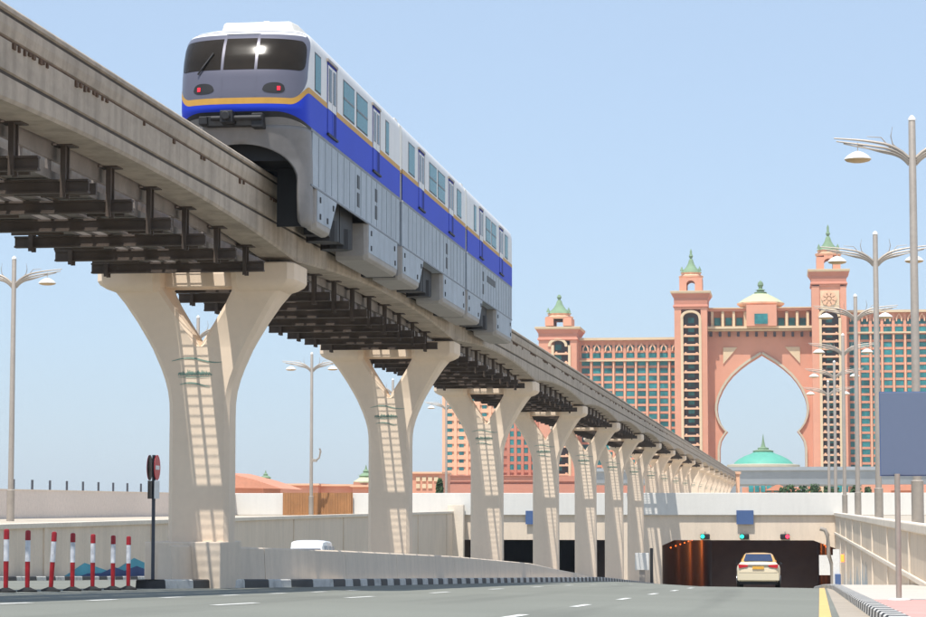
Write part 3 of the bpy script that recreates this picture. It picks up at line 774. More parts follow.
# ------------------------------------------------------------------ bollards
def make_bollard():
    r = thing('bollard', 'x', 'bollard', (-14.95, 45, zL(45)), 'red and white flexible bollards')
    obj('base', MB().lathe(0, 0, [(.2, 0), (.2, .03), (.1, .07), (.06, .09)], 14), 'tyre', r, local=True, smooth=40)
    obj('post', MB().lathe(0, 0, [(.045, .09), (.05, .5), (.05, .6)], 14), 'bollard_red', r, local=True, smooth=40)
    obj('reflective_sleeve', MB().lathe(0, 0, [(.052, .6), (.052, 1.02)], 14), 'bollard_white', r, local=True, smooth=40)
    obj('cap', MB().lathe(0, 0, [(.055, 1.02), (.055, 1.18), (.045, 1.21), (.01, 1.22)], 14), 'bollard_red', r, local=True, smooth=40)
    return r
bo = make_bollard()
bx = [1.5, 24, 48.5, 71, 92, 113, 129]
bn = ['leftmost bollard, cut by the left edge', 'second bollard from the left', 'third bollard from the left, leaning slightly right', 'fourth bollard from the left', 'fifth bollard from the left, in front of the mural', 'sixth bollard from the left, before the mural\'s blue hill', 'rightmost bollard, nearest the no entry sign']
for i, x in enumerate(bx):
    Y = 14.97*2420/(788-x)*.985
    q = bo if i == 0 else dup(bo, (0, 0, 0))
    q.location = (-14.97, Y, zG(-14.97, Y)); q['label'] = 'red and white '+bn[i]
    if i == 2: q.rotation_euler = (0, math.radians(3), 0)
# ------------------------------------------------------------------ no entry sign
r = thing('no_entry_sign', 'dark pole with two back to back no entry discs beside the nearest pillar', 'sign', (-15.0, 57.9, -1.7))
px_ = -15.42; py_ = 58.0
obj('pole', MB().tube([(px_, py_, -1.9), (px_, py_, 1.25)], .045, 10), 'dark_pole', r)
def disc(cx, cy, cz, rad, nx, ny, mt, parent, name, th=.015, off=0):
    n = Vector((nx, ny, 0)).normalized(); t = Vector((-n.y, n.x, 0)); c = Vector((cx, cy, cz))+n*off
    m = MB(); R = []
    for o in (0, th):
        R.append([tuple(c+n*o+t*rad*math.cos(k*PI/16)+Vector((0, 0, rad*math.sin(k*PI/16)))) for k in range(32)])
    m.rings(R); return obj(name, m, mt, parent)
def plate(cx, cy, cz, hwid, hh, nx, ny, mt, parent, name, off=0, th=.015):
    n = Vector((nx, ny, 0)).normalized(); t = Vector((-n.y, n.x, 0)); c = Vector((cx, cy, cz))+n*off
    R = [[tuple(c+n*o+t*a*hwid+Vector((0, 0, b*hh))) for a, b in ((-1, -1), (1, -1), (1, 1), (-1, 1))] for o in (0, th)]
    return obj(name, MB().rings(R), mt, parent)
# right board faces the road, left board faces away
n1 = (1, .02); c1 = (px_+.08, py_-.02)
d = disc(c1[0], c1[1], .94, .31, *n1, 'sign_red', r, 'sign_disc'); plate(c1[0], c1[1], .94, .19, .05, *n1, 'sign_white', d, 'bar', .016, .006)
plate(c1[0], c1[1], .40, .24, .22, *n1, 'sign_white', r, 'text_plate')
n2 = (-.93, -.0); n2 = (.9, .42); c2 = (px_-.09, py_)
d = disc(c2[0], c2[1], .94, .31, -1, -.06, 'sign_red', r, 'sign_disc', label if False else .012, .016)
disc(c2[0], c2[1], .94, .31, -1, -.06, 'sign_black', r, 'sign_back')
plate(c2[0], c2[1], .40, .22, .22, -1, -.06, 'sign_black', r, 'text_plate')
# ------------------------------------------------------------------ slate panel sign at right
Y = 50.7; a = site(880, 392, Y-.1); b = site(962, 475, Y-.1)
r = thing('road_sign', 'large blank slate blue rectangular sign panel on a grey pole at right', 'sign', (2.3, Y, zR(Y)+.15))
obj('panel', MB().box(a[0], b[0], Y+.06, Y+.10, b[2], a[2]), 'sign_slate', r, bevel=.01)
obj('panel_edge', MB().box(a[0]-.015, b[0]+.015, Y+.07, Y+.095, b[2]-.015, a[2]+.015), 'sign_blue', r)
pxs = site(899, 598, Y)[0]
obj('pole', MB().lathe(pxs, Y, [(.055, zR(Y)+.15), (.055, a[2]-.2)], 12).lathe(site(945, 598, Y)[0], Y, [(.055, zR(Y)+.15), (.055, a[2]-.2)], 12) if False else MB().lathe(pxs, Y, [(.058, zR(Y)+.15), (.058, b[2]+.03)], 12), 'lamp_grey', r, smooth=40)
obj('base_plate', MB().lathe(pxs, Y, [(.24, zR(Y)+.151), (.24, zR(Y)+.17), (.08, zR(Y)+.2)], 14), 'whitewall', r)
# ------------------------------------------------------------------ taxi
def wheel(x, y, z, rr, parent):
    q = obj('wheel', MB().rings([[(x+dx, y+r_*math.cos(t*PI/10), z+r_*math.sin(t*PI/10)) for t in range(20)] for dx, r_ in ((-.11, rr*.85), (-.1, rr), (.1, rr), (.11, rr*.85))]), 'tyre', parent, local=True, smooth=40)
    obj('rim', MB().rings([[(x+dx, y+r_*math.cos(t*PI/8), z+r_*math.sin(t*PI/8)) for t in range(16)] for dx, r_ in ((-.125, rr*.55), (.125, rr*.55))]), 'rim', q, local=True)
def car(name, label, loc, mats, L, Wd, sts, gh, rear_window, wh, pitch, cat, lamp_z, extra=None):
    r = thing(name, label, cat, loc)
    # sts: (y, half width, z sill, z belt, z top)
    rings = []
    for y, hwid, zs_, zb, zt in sts:
        pts = [(0.0, zs_), (hwid*.86, zs_), (hwid*.97, zs_+.08), (hwid, zs_+.25), (hwid*1.0, zb-.12), (hwid*.96, zb), (hwid*.82, zt-.02), (hwid*.4, zt), (0, zt+.005)]
        full = [(x, y, z) for x, z in pts]+[(-x, y, z) for x, z in reversed(pts[1:-1])]
        rings.append(full)
    body = obj('body', MB().rings(rings), mats[0], r, local=True, smooth=40)
    rings = []
    for y, hb, ht, zb, zt in gh:
        pts = [(hb, zb), (hb*.55+ht*.45, zb*.5+zt*.5), (ht, zt-.07), (ht*.88, zt-.015), (ht*.4, zt+.01)]
        rings.append([(x, y, z) for x, z in pts]+[(-x, y, z) for x, z in reversed(pts)])
    obj('cabin', MB().rings(rings), mats[1], r, local=True, smooth=50)
    for o in rear_window: obj(o[0], o[1], o[2], r, local=True, smooth=50)
    for x, y in wh: wheel(x, y, .33, .33, r)
    for o in extra or []: obj(*o, r, local=True)
    r.rotation_euler = (pitch, 0, 0)
    return r
sts = [(0.0, .70, .32, .72, .74), (.03, .80, .26, .84, .90), (.12, .87, .24, .90, 1.02), (.35, .90, .22, .92, 1.08), (1.0, .91, .2, .93, 1.03), (2.2, .91, .2, .92, .98), (3.4, .90, .2, .88, .96), (4.2, .86, .22, .78, .84), (4.55, .78, .28, .62, .68), (4.65, .6, .34, .5, .54)]
gh = [(.42, .74, .60, 1.02, 1.06), (.62, .76, .63, 1.0, 1.20), (1.05, .78, .60, 1.0, 1.40), (1.4, .78, .60, 1.0, 1.455), (2.3, .78, .60, .97, 1.46), (2.8, .77, .60, .95, 1.38), (3.5, .74, .66, .93, .99)]
rw = MB().poly([(-.62, .40, 1.075), (.62, .40, 1.075), (.52, .98, 1.375), (-.52, .98, 1.375)])
sws = [('side_window', MB().poly([(s*.775, .75, 1.03), (s*.79, 3.1, 1.0), (s*.66, 2.6, 1.34), (s*.655, 1.2, 1.37)]), 'car_glass') for s in (-1, 1)]
ex = [('tail_light', MB().prism([(.80, .80), (.45, .86), (.42, .94), (.84, .96)], 1, -.03, .12), 'sign_red'),
      ('tail_light', MB().prism([(-.80, .80), (-.45, .86), (-.42, .94), (-.84, .96)], 1, -.03, .12), 'sign_red'),
      ('boot_line', MB().box(-.42, .42, -.035, .05, .93, .955), 'chrome'),
      ('number_plate', MB().box(-.24, .24, -.045, 0, .76, .87), 'plate'),
      ('bumper', MB().box(-.86, .86, -.07, .2, .30, .60), 'taxi_cream'),
      ('bumper_shadow_gap', MB().box(-.80, .80, -.02, .2, .60, .615), 'black'),
      ('underbody', MB().box(-.78, .78, .1, 4.4, .12, .27), 'black'),
      ('mirror', MB().box(.88, 1.0, 3.0, 3.1, .98, 1.08), 'black'), ('mirror', MB().box(-1.0, -.88, 3.0, 3.1, .98, 1.08), 'black'),
      ('roof_sign', MB().box(-.16, .16, 1.7, 1.85, 1.46, 1.56), 'sign_white')]
ex = ex[:-1]
Yc = 103.0
taxi = car('taxi', 'cream taxi with an orange roof driving into the right tunnel', (-1.27, Yc, zG(-1.27, Yc)), ('taxi_cream', 'taxi_roof'), 4.65, 1.82, sts, gh, [('rear_window', rw, 'car_glass')]+sws, [(-.8, .95), (.8, .95), (-.8, 3.75), (.8, 3.75)], -math.atan(.032), 'car', .9, ex)
rwo = [o for o in taxi.children if o.name.startswith('rear_window')][0]
for v in rwo.data.vertices: v.co.y -= .035; v.co.z += .03
# white van in the opposite carriageway
sts = [(0, .82, .35, .95, 1.0), (.06, .86, .3, 1.1, 1.15), (.3, .88, .25, 1.12, 1.16), (3.2, .88, .25, 1.1, 1.12), (4.0, .86, .3, .95, 1.0), (4.5, .7, .4, .7, .75)]
gh = [(.05, .84, .74, 1.1, 1.72), (.25, .85, .76, 1.1, 1.95), (1.0, .86, .77, 1.1, 2.0), (2.4, .86, .76, 1.1, 1.97), (3.0, .84, .7, 1.1, 1.7), (3.7, .8, .74, 1.08, 1.16)]
rw = MB().poly([(-.72, -.0, 1.3), (.72, -.0, 1.3), (.66, .07, 1.72), (-.66, .07, 1.72)])
sws = [('side_window', MB().poly([(s*.862, a, 1.25), (s*.866, b, 1.25), (s*.80, b-.1, 1.74), (s*.80, a+.05, 1.74)]), 'car_glass') for s in (-1, 1) for a, b in ((.35, 1.3), (1.4, 2.2), (2.28, 2.9))]
Yv = 112
van = car('van', 'white van half hidden behind the median barrier in the opposite carriageway', (-22.42, Yv, zL(Yv)-.06), ('van_white', 'van_white'), 4.5, 1.76, sts, gh, [('rear_window', rw, 'car_glass')]+sws, [(-.78, .9), (.78, .9), (-.78, 3.6), (.78, 3.6)], -.028, 'van', .9,
          [('tail_light', MB().box(.70, .84, -.02, .1, .85, 1.25), 'sign_red'), ('tail_light', MB().box(-.84, -.70, -.02, .1, .85, 1.25), 'sign_red'), ('bumper', MB().box(-.86, .86, -.1, .1, .3, .58), 'van_white')])
van.rotation_euler = (-.028, 0, 0)
# ------------------------------------------------------------------ hotel
HY = 800.0
hotel = thing('hotel', 'huge pink arched hotel with towers on the horizon behind the tunnel', 'hotel', site(761, 500, HY))
def hb(mb, x0, y0, x1, y1, d0=0, d1=14):
    """box whose front outline is measured on the photograph; d0 = metres in front of the facade plane (negative), d1 = behind"""
    ax, bx_ = site(x0, 350, HY)[0], site(x1, 350, HY)[0]; a = site(x0, y0, HY)[2]; b = site(x0, y1, HY)[2]
    return mb.box(min(ax, bx_), max(ax, bx_), HY+d0, HY+d1, min(a, b), max(a, b))
hx = lambda x, y=350: site(x, 350, HY)[0]
hz = lambda y, x=700: site(x, y, HY)[2]
WIN = []      # (size, x0,y0,x1,y1,depth, parent)
def win(x0, y0, x1, y1, d, par): WIN.append((x0, y0, x1, y1, d, par))
def arch_pts(x0, x1, yt, yb, n=10, pointed=True):
    """arched opening outline in world x,z"""
    xc = (x0+x1)/2; hwid = (x1-x0)/2; r = []
    for i in range(n+1):
        t = i/n; a = PI*t
        x = xc-hwid*math.cos(a); y = yt+hwid*.9*(1-math.sin(a)**(.8))
        r.append((hx(x), hz(y)))
    return r+[(hx(x1), hz(yb)), (hx(x0), hz(yb))]
# wings
def wing(name, x0, x1, ytop, rows, cols, xs, ystart, dy, base, ledge, m1, m2, ww=7.8, wh=5.3, ribs=True, yend=492):
    o = obj(name, hb(MB(), x0, ytop, x1, 496, 1.2, 18), m2, hotel)
    r = MB()
    hb(r, x0-.5, ytop-1.2, x1, ytop+1.2, -.6, 1.19); 
    if ledge: hb(r, x0-.5, ledge-1, x1, ledge+.6, -.4, 1.19)
    obj('cornice', r, 'hotel_cream', o)
    r = MB()
    for k in range(rows):
        y = ystart+dy*k; hb(r, x0, y+wh/2, x1, y+dy-wh/2, .85, 1.19) if y+dy < yend+4 else None
    hb(r, x0, ytop+1.2, x1, ystart-wh/2, .8, 1.19)
    obj('spandrels', r, m1, o)
    r = MB(); e = [(a+b)/2 for a, b in zip(xs, xs[1:])]
    for q in [xs[0]-(e[0]-xs[0])]+e+[xs[-1]+(xs[-1]-e[-1])]:
        hb(r, q-1.45, ytop+1.2, q+1.45, 494, .55, 1.19)
    obj('piers', r, m1, o)
    if ribs:
        r = MB()
        for q in e: hb(r, q-.7, (ledge or ytop)+.8, q+.7, 494, -.1, .449)
        for q in xs: 
            a, b = hx(q-3.2), hx(q+3.2); zt = hz(ytop+7); r.prism([(a, zt-1.5), (a, zt-.2), (a+.7, zt+.8), ((a+b)/2, zt+1.3), (b-.7, zt+.8), (b, zt-.2), (b, zt-1.5), (b-.4, zt-1.5), (b-.5, zt-.4), ((a+b)/2, zt+.6), (a+.5, zt-.4), (a+.4, zt-1.5)], 1, HY+.2, HY+.79)
        obj('ribs', r, 'hotel_orange', o)
    for x in xs:
        for k in range(rows):
            y = ystart+dy*k
            if y+wh/2 < yend: win(x-ww/2, y-wh/2, x+ww/2, y+wh/2, .95, o)
    return o
wl = wing('left_wing', 580, 676, 339.3, 19, 9, [585.5+11.17*i for i in range(9)], 348, 7.62, 0, 361, 'hotel_pink', 'hotel_pink_deep')
wr = wing('right_wing', 846, 1010, 311.5, 23, 14, [853.5+11.5*i for i in range(14)], 321.6, 7.66, 0, 333, 'hotel_pink', 'hotel_pink_deep')
wo = wing('orange_block', 442, 500, 384, 13, 5, [449.3, 461, 472.5, 484, 495.5], 391.5, 7.72, 0, 0, 'hotel_orange', 'hotel_orange', 4.6, 3.6, False, 484)
wp2 = wing('lancet_block', 500, 545, 372, 12, 4, [511.5, 518.5, 525.5, 533], 384, 8.3, 0, 0, 'hotel_pink_deep', 'hotel_pink_deep', 3.6, 5.4, False, 478)
r = MB(); hb(r, 418, 476.5, 700, 482, -12, 1.1); hb(r, 418, 484.5, 700, 496, -12, 1.1); hb(r, 418, 482, 700, 484.5, -11, 1.1); hb(r, 418, 475.6, 560, 476.4, -12.6, 1.1)
obj('podium', r, 'hotel_pink_deep', hotel)
# towers
def tower(xl, xr, yc, ysh, bay, tip, gre, rowdy, side=0, rosette=False, d=-7):
    """xl,xr shaft; yc cornice line; bay (x0,x1,ytop); tip,gre = y of spire tip and green roof base"""
    xc = (xl+xr)/2; wd = xr-xl; o = MB()
    x0, x1, yt = bay
    hb(o, xl, ysh, x0-2, 496, d, 10); hb(o, x1+2, ysh, xr, 496, d, 10); hb(o, x0-2, ysh, x1+2, yt-3 if not rosette else yt-30, d, 10); hb(o, x0-2, ysh, x1+2, 496, d+3, 10.01)
    if rosette: hb(o, x0-2, yt-30, x1+2, yt-3, d+.3, 9.9)
    t = obj('tower', o, 'hotel_pink', hotel)
    # flared neck and cornice
    def rg(hwx, y, dd): 
        a, b = hx(xc-hwx), hx(xc+hwx); z = hz(y); return [(a, HY+d-dd, z), (b, HY+d-dd, z), (b, HY+10+dd, z), (a, HY+10+dd, z)]
    h = wd/2
    obj('neck', MB().rings([rg(h, ysh+.1, 0.01), rg(h+1.3, ysh-.8, .5), rg(h+1.0, ysh-2, .3), rg(h+.2, ysh-3, .1), rg(h+.4, yc+6, .15), rg(h+2.2, yc+3, .7), rg(h+3.0, yc+2, 1.0)]), 'hotel_pink_deep', t)
    obj('cornice', MB().rings([rg(h+3.0, yc+2, 1.0), rg(h+3.6, yc+1.2, 1.2), rg(h+3.8, yc-.4, 1.3), rg(h+3.2, yc-.6, 1.1)]), 'hotel_cream', t)
    # belvedere with arch
    k = wd/33.0; b0, b1 = xc-11.5*k, xc+11.5*k; yb = yc-.7; yt2 = gre+7
    c = MB(); hb(c, b0, yt2, xc-4.2*k, yb, d+2, 5); hb(c, xc+4.2*k, yt2, b1, yb, d+2, 5)
    ap_ = [(hx(xc+4.2*k*math.cos(PI*i/10)), hz(yb-7.5-3.6*k*math.sin(PI*i/10))) for i in range(11)]
    c.prism([(hx(xc-4.2*k), hz(yt2)), (hx(xc-4.2*k), hz(yb-7.5))]+list(reversed(ap_))[1:-1]+[(hx(xc+4.2*k), hz(yb-7.5)), (hx(xc+4.2*k), hz(yt2))], 1, HY+d+2, HY+5)
    bv = obj('belvedere', c, 'hotel_pink', t)
    n = 12; cyy = HY+d+6
    px2 = lambda p: p*.331
    obj('collar', MB().lathe(hx(xc), cyy, [(px2(11.5*k), hz(yt2)), (px2(12.2*k), hz(yt2-1)), (px2(12.5*k), hz(yt2-2.5)), (px2(9.5*k), hz(yt2-4)), (px2(10.5*k), hz(gre+1))], 12), 'hotel_orange', t)
    obj('spire', MB().lathe(hx(xc), cyy, [(px2(11*k), hz(gre+1.2)), (px2(9*k), hz(gre-1)), (px2(5.5*k), hz(gre-4)), (px2(3.2*k), hz(gre-8)), (px2(2.0*k), hz(gre-12)), (px2(1.0*k), hz(gre-13)), (px2(2.2*k), hz(gre-15.5)), (px2(1.0*k), hz(gre-18)), (px2(1.2*k), hz(tip+3)), (.05, hz(tip))], 10), 'copper_green', t, smooth=30)
    fin = MB()
    for sx in (-1, 1):
        fin.lathe(hx(xc+sx*9*k), cyy-3, [(px2(2), hz(gre)), (px2(1.2), hz(gre-2)), (.05, hz(gre-4.5))], 6)
    obj('finial', fin, 'copper_green', t)
    # bay: frame, dark recess with balconies
    fr = MB(); hb(fr, x0-2.6, yt+6, x0, 495, d-.4, d+2.9); hb(fr, x1, yt+6, x1+2.6, 495, d-.4, d+2.9)
    o_ = [(hx(xc+(x1-x0+5.2)/2*math.cos(PI*i/12)), hz(yt+6-8.2*math.sin(PI*i/12)**.8)) for i in range(13)]
    i_ = [(hx(xc+(x1-x0)/2*math.cos(PI*i/12)), hz(yt+6-6*math.sin(PI*i/12)**.8)) for i in range(13)]
    for i in range(12):
        q = [o_[i], o_[i+1], i_[i+1], i_[i]]; fr.prism(q, 1, HY+d-.4, HY+d+2.9)
    obj('bay_frame', fr, 'hotel_cream', t)
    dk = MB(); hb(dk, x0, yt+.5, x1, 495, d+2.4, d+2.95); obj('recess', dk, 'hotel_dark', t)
    bl = MB(); y = yt+13.5; 
    while y < 492:
        hb(bl, x0, y, x1, y+1.7, d+.2, d+2.39)
        hb(bl, x0+1.2, y-1.2, x0+3.2, y, d+.4, d+.9); hb(bl, x1-3.2, y-1.2, x1-1.2, y, d+.4, d+.9); y += rowdy
    obj('balcony', bl, 'hotel_orange', t)
    y = yt+4
    while y < 487:
        win(xc-3.0, y+1, xc+3.0, y+6.2, d+2.2, t); y += rowdy
    if rosette:
        ro = MB(); cz = hz(yt-11.5); R = px2(8.2)
        hb(ro, x0-1, yt-21, x1+1, yt-3, d-.1, d+.28)
        obj('rosette_panel', ro, 'hotel_cream', t); ro = MB()
        for q in range(8):
            a = q*PI/4; cxx = hx(xc)+R*.62*math.cos(a); czz = cz+R*.62*math.sin(a)
            ro.prism([(cxx+R*.3*math.cos(t_*PI/4), czz+R*.3*math.sin(t_*PI/4)) for t_ in range(8)], 1, HY+d-.45, HY+d-.11)
        ro.prism([(hx(xc)+R*.2*math.cos(t_*PI/4), cz+R*.2*math.sin(t_*PI/4)) for t_ in range(8)], 1, HY+d-.5, HY+d-.11)
        obj('rosette', ro, 'hotel_orange', t)
    return t
tower(675.5, 708, 293.3, 309, (684.3, 699.7, 314), 249, 272, 9.0)
tower(812, 846.5, 273.5, 288, (821.7, 838.5, 313.5), 227, 251.5, 7.5, rosette=True)
tL = tower(541.5, 579, 328, 341, (556.5, 570.5, 341), 296, 312, 9.2, d=-9)
# gate with keyhole arch
R_ = [(761.6, 354.3), (765, 356.5), (775, 362.5), (783, 368.5), (790.7, 375.5), (796, 382), (800.5, 389), (804.5, 398), (806, 404), (806.3, 410), (805.5, 416), (803, 423), (799.8, 428), (796.3, 431.5), (799.5, 435.5), (802.6, 441), (804, 448), (804.3, 496)]
L_ = [(1522.6-x+.3, y) for x, y in R_]
L_ = [(x if y > 360 else x, y) for x, y in L_]
gt = MB()
xa, xb, yt, yb = 706, 814, 328, 496
def gp(x, y): return (hx(x, 420), hz(y))
for side, bd in ((R_, xb), (L_, xa)):
    for (x0, y0), (x1, y1) in zip(side, side[1:]):
        gt.prism([gp(x0, y0), gp(x1, y1), gp(bd, y1), gp(bd, y0)], 1, HY+1, HY+12)
gt.prism([gp(xa, yt), gp(xb, yt), gp(xb, 354.3), gp(xa, 354.3)], 1, HY+1, HY+12)
gate = obj('gate', gt, 'hotel_pink', hotel)
fr = MB()
for side, sg in ((R_, 1), (L_, -1)):
    off = []
    for i, (x, y) in enumerate(side):
        a = side[max(0, i-1)]; b = side[min(len(side)-1, i+1)]; dx, dy = b[0]-a[0], b[1]-a[1]; l_ = math.hypot(dx, dy)
        nx, ny = (dy/l_, -dx/l_); nx, ny = (nx*sg, ny*sg) if sg > 0 else (-nx*-1*sg*-1, ny*-1)
        off.append((x+2.2*abs(nx)*sg, y-2.2*abs(ny) if y < 400 else y))
    for i in range(len(side)-1):
        fr.prism([gp(*side[i]), gp(*side[i+1]), gp(*off[i+1]), gp(*off[i])], 1, HY+.2, HY+.99)
obj('arch_trim', fr, 'eave', gate)
for t_ in ([gp(723, 347.5), gp(737.5, 347.5), gp(723, 364)], [gp(785, 347.5), gp(800, 347.5), gp(800, 364)]): obj('spandrel_panel', MB().prism(t_, 1, HY+.6, HY+.99), 'hotel_cream', gate)
c = MB(); hb(c, 708, 327, 812, 329.5, -2.5, 12.2); hb(c, 708, 330, 812, 331.5, -1.2, .99); obj('cornice', c, 'hotel_cream', gate)
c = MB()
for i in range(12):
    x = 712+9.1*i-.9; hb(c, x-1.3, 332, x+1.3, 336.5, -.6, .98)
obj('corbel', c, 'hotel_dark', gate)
c = MB(); hb(c, 708, 310.5, 812, 326.9, 2.5, 12); hb(c, 708, 309, 812, 311.5, -.5, 2.49)
gl = obj('gallery', c, 'hotel_pink', gate)
for x in (712.5, 723, 734, 745.5, 776, 787, 797.5, 808): obj('column', hb(MB(), x-1.3, 311.6, x+1.3, 326.9, -.3, 2.49), 'hotel_cream', gl)
c = MB(); hb(c, 708, 308, 812, 309, -1.0, 2.6); obj('coping', c, 'hotel_cream', gl)
for x in (717.5, 728.7, 739.5, 781.5, 792.3, 803): win(x-3, 317.5, x+3, 325, 2.0, gl)
c = MB(); hb(c, 747, 306, 777, 327, -5, 11); pv = obj('pavilion', c, 'hotel_pink', gate)
win(755, 315, 768, 325, -5.4, pv)
def lat(prof, m, name, par, xc=761, yy=HY+3, n=24):
    return obj(name, MB().lathe(hx(xc), yy, [(p*.331, hz(y)) for p, y in prof], n), m, par, smooth=30)
lat([(19, 308), (23.5, 304.5), (23.5, 303.2), (20, 302.5)], 'hotel_orange', 'eave', pv, n=8)
lat([(23, 303), (17, 299), (12, 296.3), (9, 295), (8, 294)], 'dome_pale', 'roof', pv, n=8)
lat([(6, 294), (6.3, 292.3), (3.5, 291.6), (3.5, 290.8), (5, 290.2), (2, 289), (1.8, 287.5), (3, 285), (2.4, 282.5), (.3, 280.5)], 'copper_green', 'finial', pv, n=12)
# windows: the hundred that show largest are parts, the rest one part
WIN.sort(key=lambda q: -((q[2]-q[0])*(q[3]-q[1])) + (0 if q[1] < 480 else 5))
rest = MB()
vis = lambda q: q[0] < 926 and not (442 < q[0] < 580 and q[1] < 390)
n = 0
for q in WIN:
    x0, y0, x1, y1, d, par = q
    if vis(q) and n < 100:
        obj('window', hb(MB(), x0, y0, x1, y1, d, d+.5), 'hotel_window', par); n += 1
    else: hb(rest, x0, y0, x1, y1, d, d+.5)
obj('window_rows', rest, 'hotel_window', hotel, kind='stuff')
# ------------------------------------------------------------------ turquoise dome and curved grey building
DY = 700.0
def lat2(cxp, Yd, prof, m, name, par, n=32, sc=None):
    sc = sc or Yd/F
    return obj(name, MB().lathe(site(cxp, 470, Yd)[0], Yd+12, [(p*sc, site(cxp, y, Yd)[2]) for p, y in prof], n), m, par, smooth=30)
r = thing('domed_hall', 'low round hall with a turquoise dome seen through the hotel arch', 'hall', site(763, 500, DY))
lat2(763, DY, [(33, 500), (33, 468.5)], 'band_grey', 'drum', r)
lat2(763, DY, [(33, 468.4), (36.5, 466.3), (36.5, 464.1), (31, 463.4)], 'eave', 'eave', r)
lat2(763, DY, [(30, 463.6), (28.5, 461.3), (24.5, 458.2), (18.5, 455), (12, 452.6), (9.5, 451)], 'dome_turquoise', 'dome', r)
lat2(763, DY, [(10, 451.2), (10.5, 449.8), (5.5, 448.5), (5.5, 446.8), (2.5, 446), (1.4, 442), (.8, 438), (.2, 433)], 'copper_green', 'spire', r, 12)
m = MB(); rr = []
CXB, CYB, RB = site(775, 480, 640)[0], 820.0, 170.0
for i in range(41):
    a = math.radians(-100+(150-100)*0 + i*2.2)
    x = CXB+RB*math.sin(math.radians(-17+i*2.4)); y = CYB-RB*math.cos(math.radians(-17+i*2.4))
    zt = 10.2+.02*i; zb_ = 5.2+3.2*(abs(i-9)/31)**1.5
    rr.append([(x, y, zb_), (x, y-1.0, zb_+.5), (x, y-1.6, zt-1.2), (x, y-2.2, zt-.9), (x, y-2.2, zt), (x, y+4, zt), (x, y+4, zb_)])
tag(obj('curved_viaduct', MB().rings(rr), 'band_grey', smooth=30), 'curved blue grey viaduct deck sweeping in front of the hotel gate', 'viaduct')
# small orange turret at the far end of the beam
a = site(734.5, 471.5, 600); b = site(741, 487, 600)
r = thing('turret', 'small orange turret where the guideway meets the curved viaduct', 'turret', (a[0], 602, -1))
obj('shaft', MB().box(a[0]+.3, b[0]-.3, 600, 602, -1, a[2]-.6), 'hotel_orange', r); obj('cap', MB().box(a[0], b[0], 599.7, 602.3, a[2]-.6, a[2]), 'hotel_orange', r)
# ------------------------------------------------------------------ low buildings behind the wall, left
def lowbox(mb, x0, y0, x1, Y0, dep=12, zb=-1):
    a = site(x0, y0, Y0); b = site(x1, y0, Y0); return mb.box(a[0], b[0], Y0, Y0+dep, zb, a[2])
Y1 = 480.0
r = thing('low_building', 'low building with a sloping terracotta tile roof, right of the nearest pillar', 'building', site(255, 500, 400))
a = site(205, 487, 400); b = site(262, 487, 400); ap2 = site(225, 473, 404)
obj('wall', MB().box(a[0], b[0], 401, 415, -1, a[2]), 'hotel_pink', r)
obj('roof', MB().prism([(a[0]-2, a[2]), (b[0]+3.6, a[2]-.3), (b[0]-1, a[2]+1.2), (ap2[0]+1.5, ap2[2]), (ap2[0]-3, ap2[2]), (a[0]-1, a[2]+1)], 1, 399, 417), 'tile', r)
def pagoda(name, label, x, Y, ytop, yeave, w_, body_w):
    r = thing(name, label, 'pavilion', site(x, 500, Y)); k = Y/F
    cx = site(x, 480, Y)[0]; Z = lambda y: site(x, y, Y)[2]
    obj('walls', MB().box(cx-body_w*k/2, cx+body_w*k/2, Y-1, Y+body_w*k-1, -1, Z(yeave)), 'hotel_pink', r)
    n = 8; q = lambda prof, m, nm: obj(nm, MB().lathe(cx, Y+body_w*k/2-1, [(p*k, Z(y)) for p, y in prof], n), m, r)
    H_ = yeave-ytop
    q([(w_/2, yeave+.6), (w_/2, yeave-.6), (w_*.33, yeave-H_*.18), (w_*.25, yeave-H_*.3)], 'dome_pale', 'roof')
    q([(w_*.24, yeave-H_*.3), (w_*.30, yeave-H_*.36), (w_*.16, yeave-H_*.5), (w_*.1, yeave-H_*.55), (w_*.13, yeave-H_*.62), (w_*.05, yeave-H_*.75), (.2, ytop)], 'copper_green', 'upper_roof')
pagoda('pavilion', 'small green tiered roof pavilion left of the brown fence', 265, 470, 470, 481.5, 20, 16)
pagoda('pavilion', 'green tiered roof pavilion with a finial beside the second pillar', 365, 470, 464.5, 482, 26, 22)
r = thing('low_building', 'long low peach building behind the brown fence', 'building', site(320, 500, 450))
m = MB(); lowbox(m, 277, 484.5, 318, 450); lowbox(m, 318.2, 485.2, 352, 452); lowbox(m, 352.2, 486, 392, 449)
obj('walls', m, 'hotel_pink', r)
m = MB()
for x0, x1, y, Y in ((276, 319, 483.5, 450), (318, 353, 484.2, 452), (350, 393, 485, 449)):
    a = site(x0, y, Y-.8); b = site(x1, y+1.8, Y-.8); m.box(a[0], b[0], Y-.8, Y+12, b[2], a[2])
obj('coping', m, 'hotel_orange', r)
r = thing('low_building', 'low peach building with red framed openings between the second and third pillars', 'building', site(430, 500, 430))
m = MB(); lowbox(m, 396, 473, 441, 430); obj('walls', m, 'hotel_pink', r)
m = MB(); a = site(395, 471.8, 429.5); b = site(442, 473.5, 429.5); m.box(a[0], b[0], 429.5, 442, b[2], a[2]); obj('coping', m, 'hotel_orange', r)
m = MB()
for x, y in ((424, 479), (430, 479), (436, 479), (424, 486), (430, 486), (418, 479), (418, 486)):
    a = site(x-2, y-2.2, 429.8); b = site(x+2, y+2.2, 429.8); m.box(a[0], b[0], 429.8, 430.2, b[2], a[2])
obj('openings', m, 'hotel_cream', r)
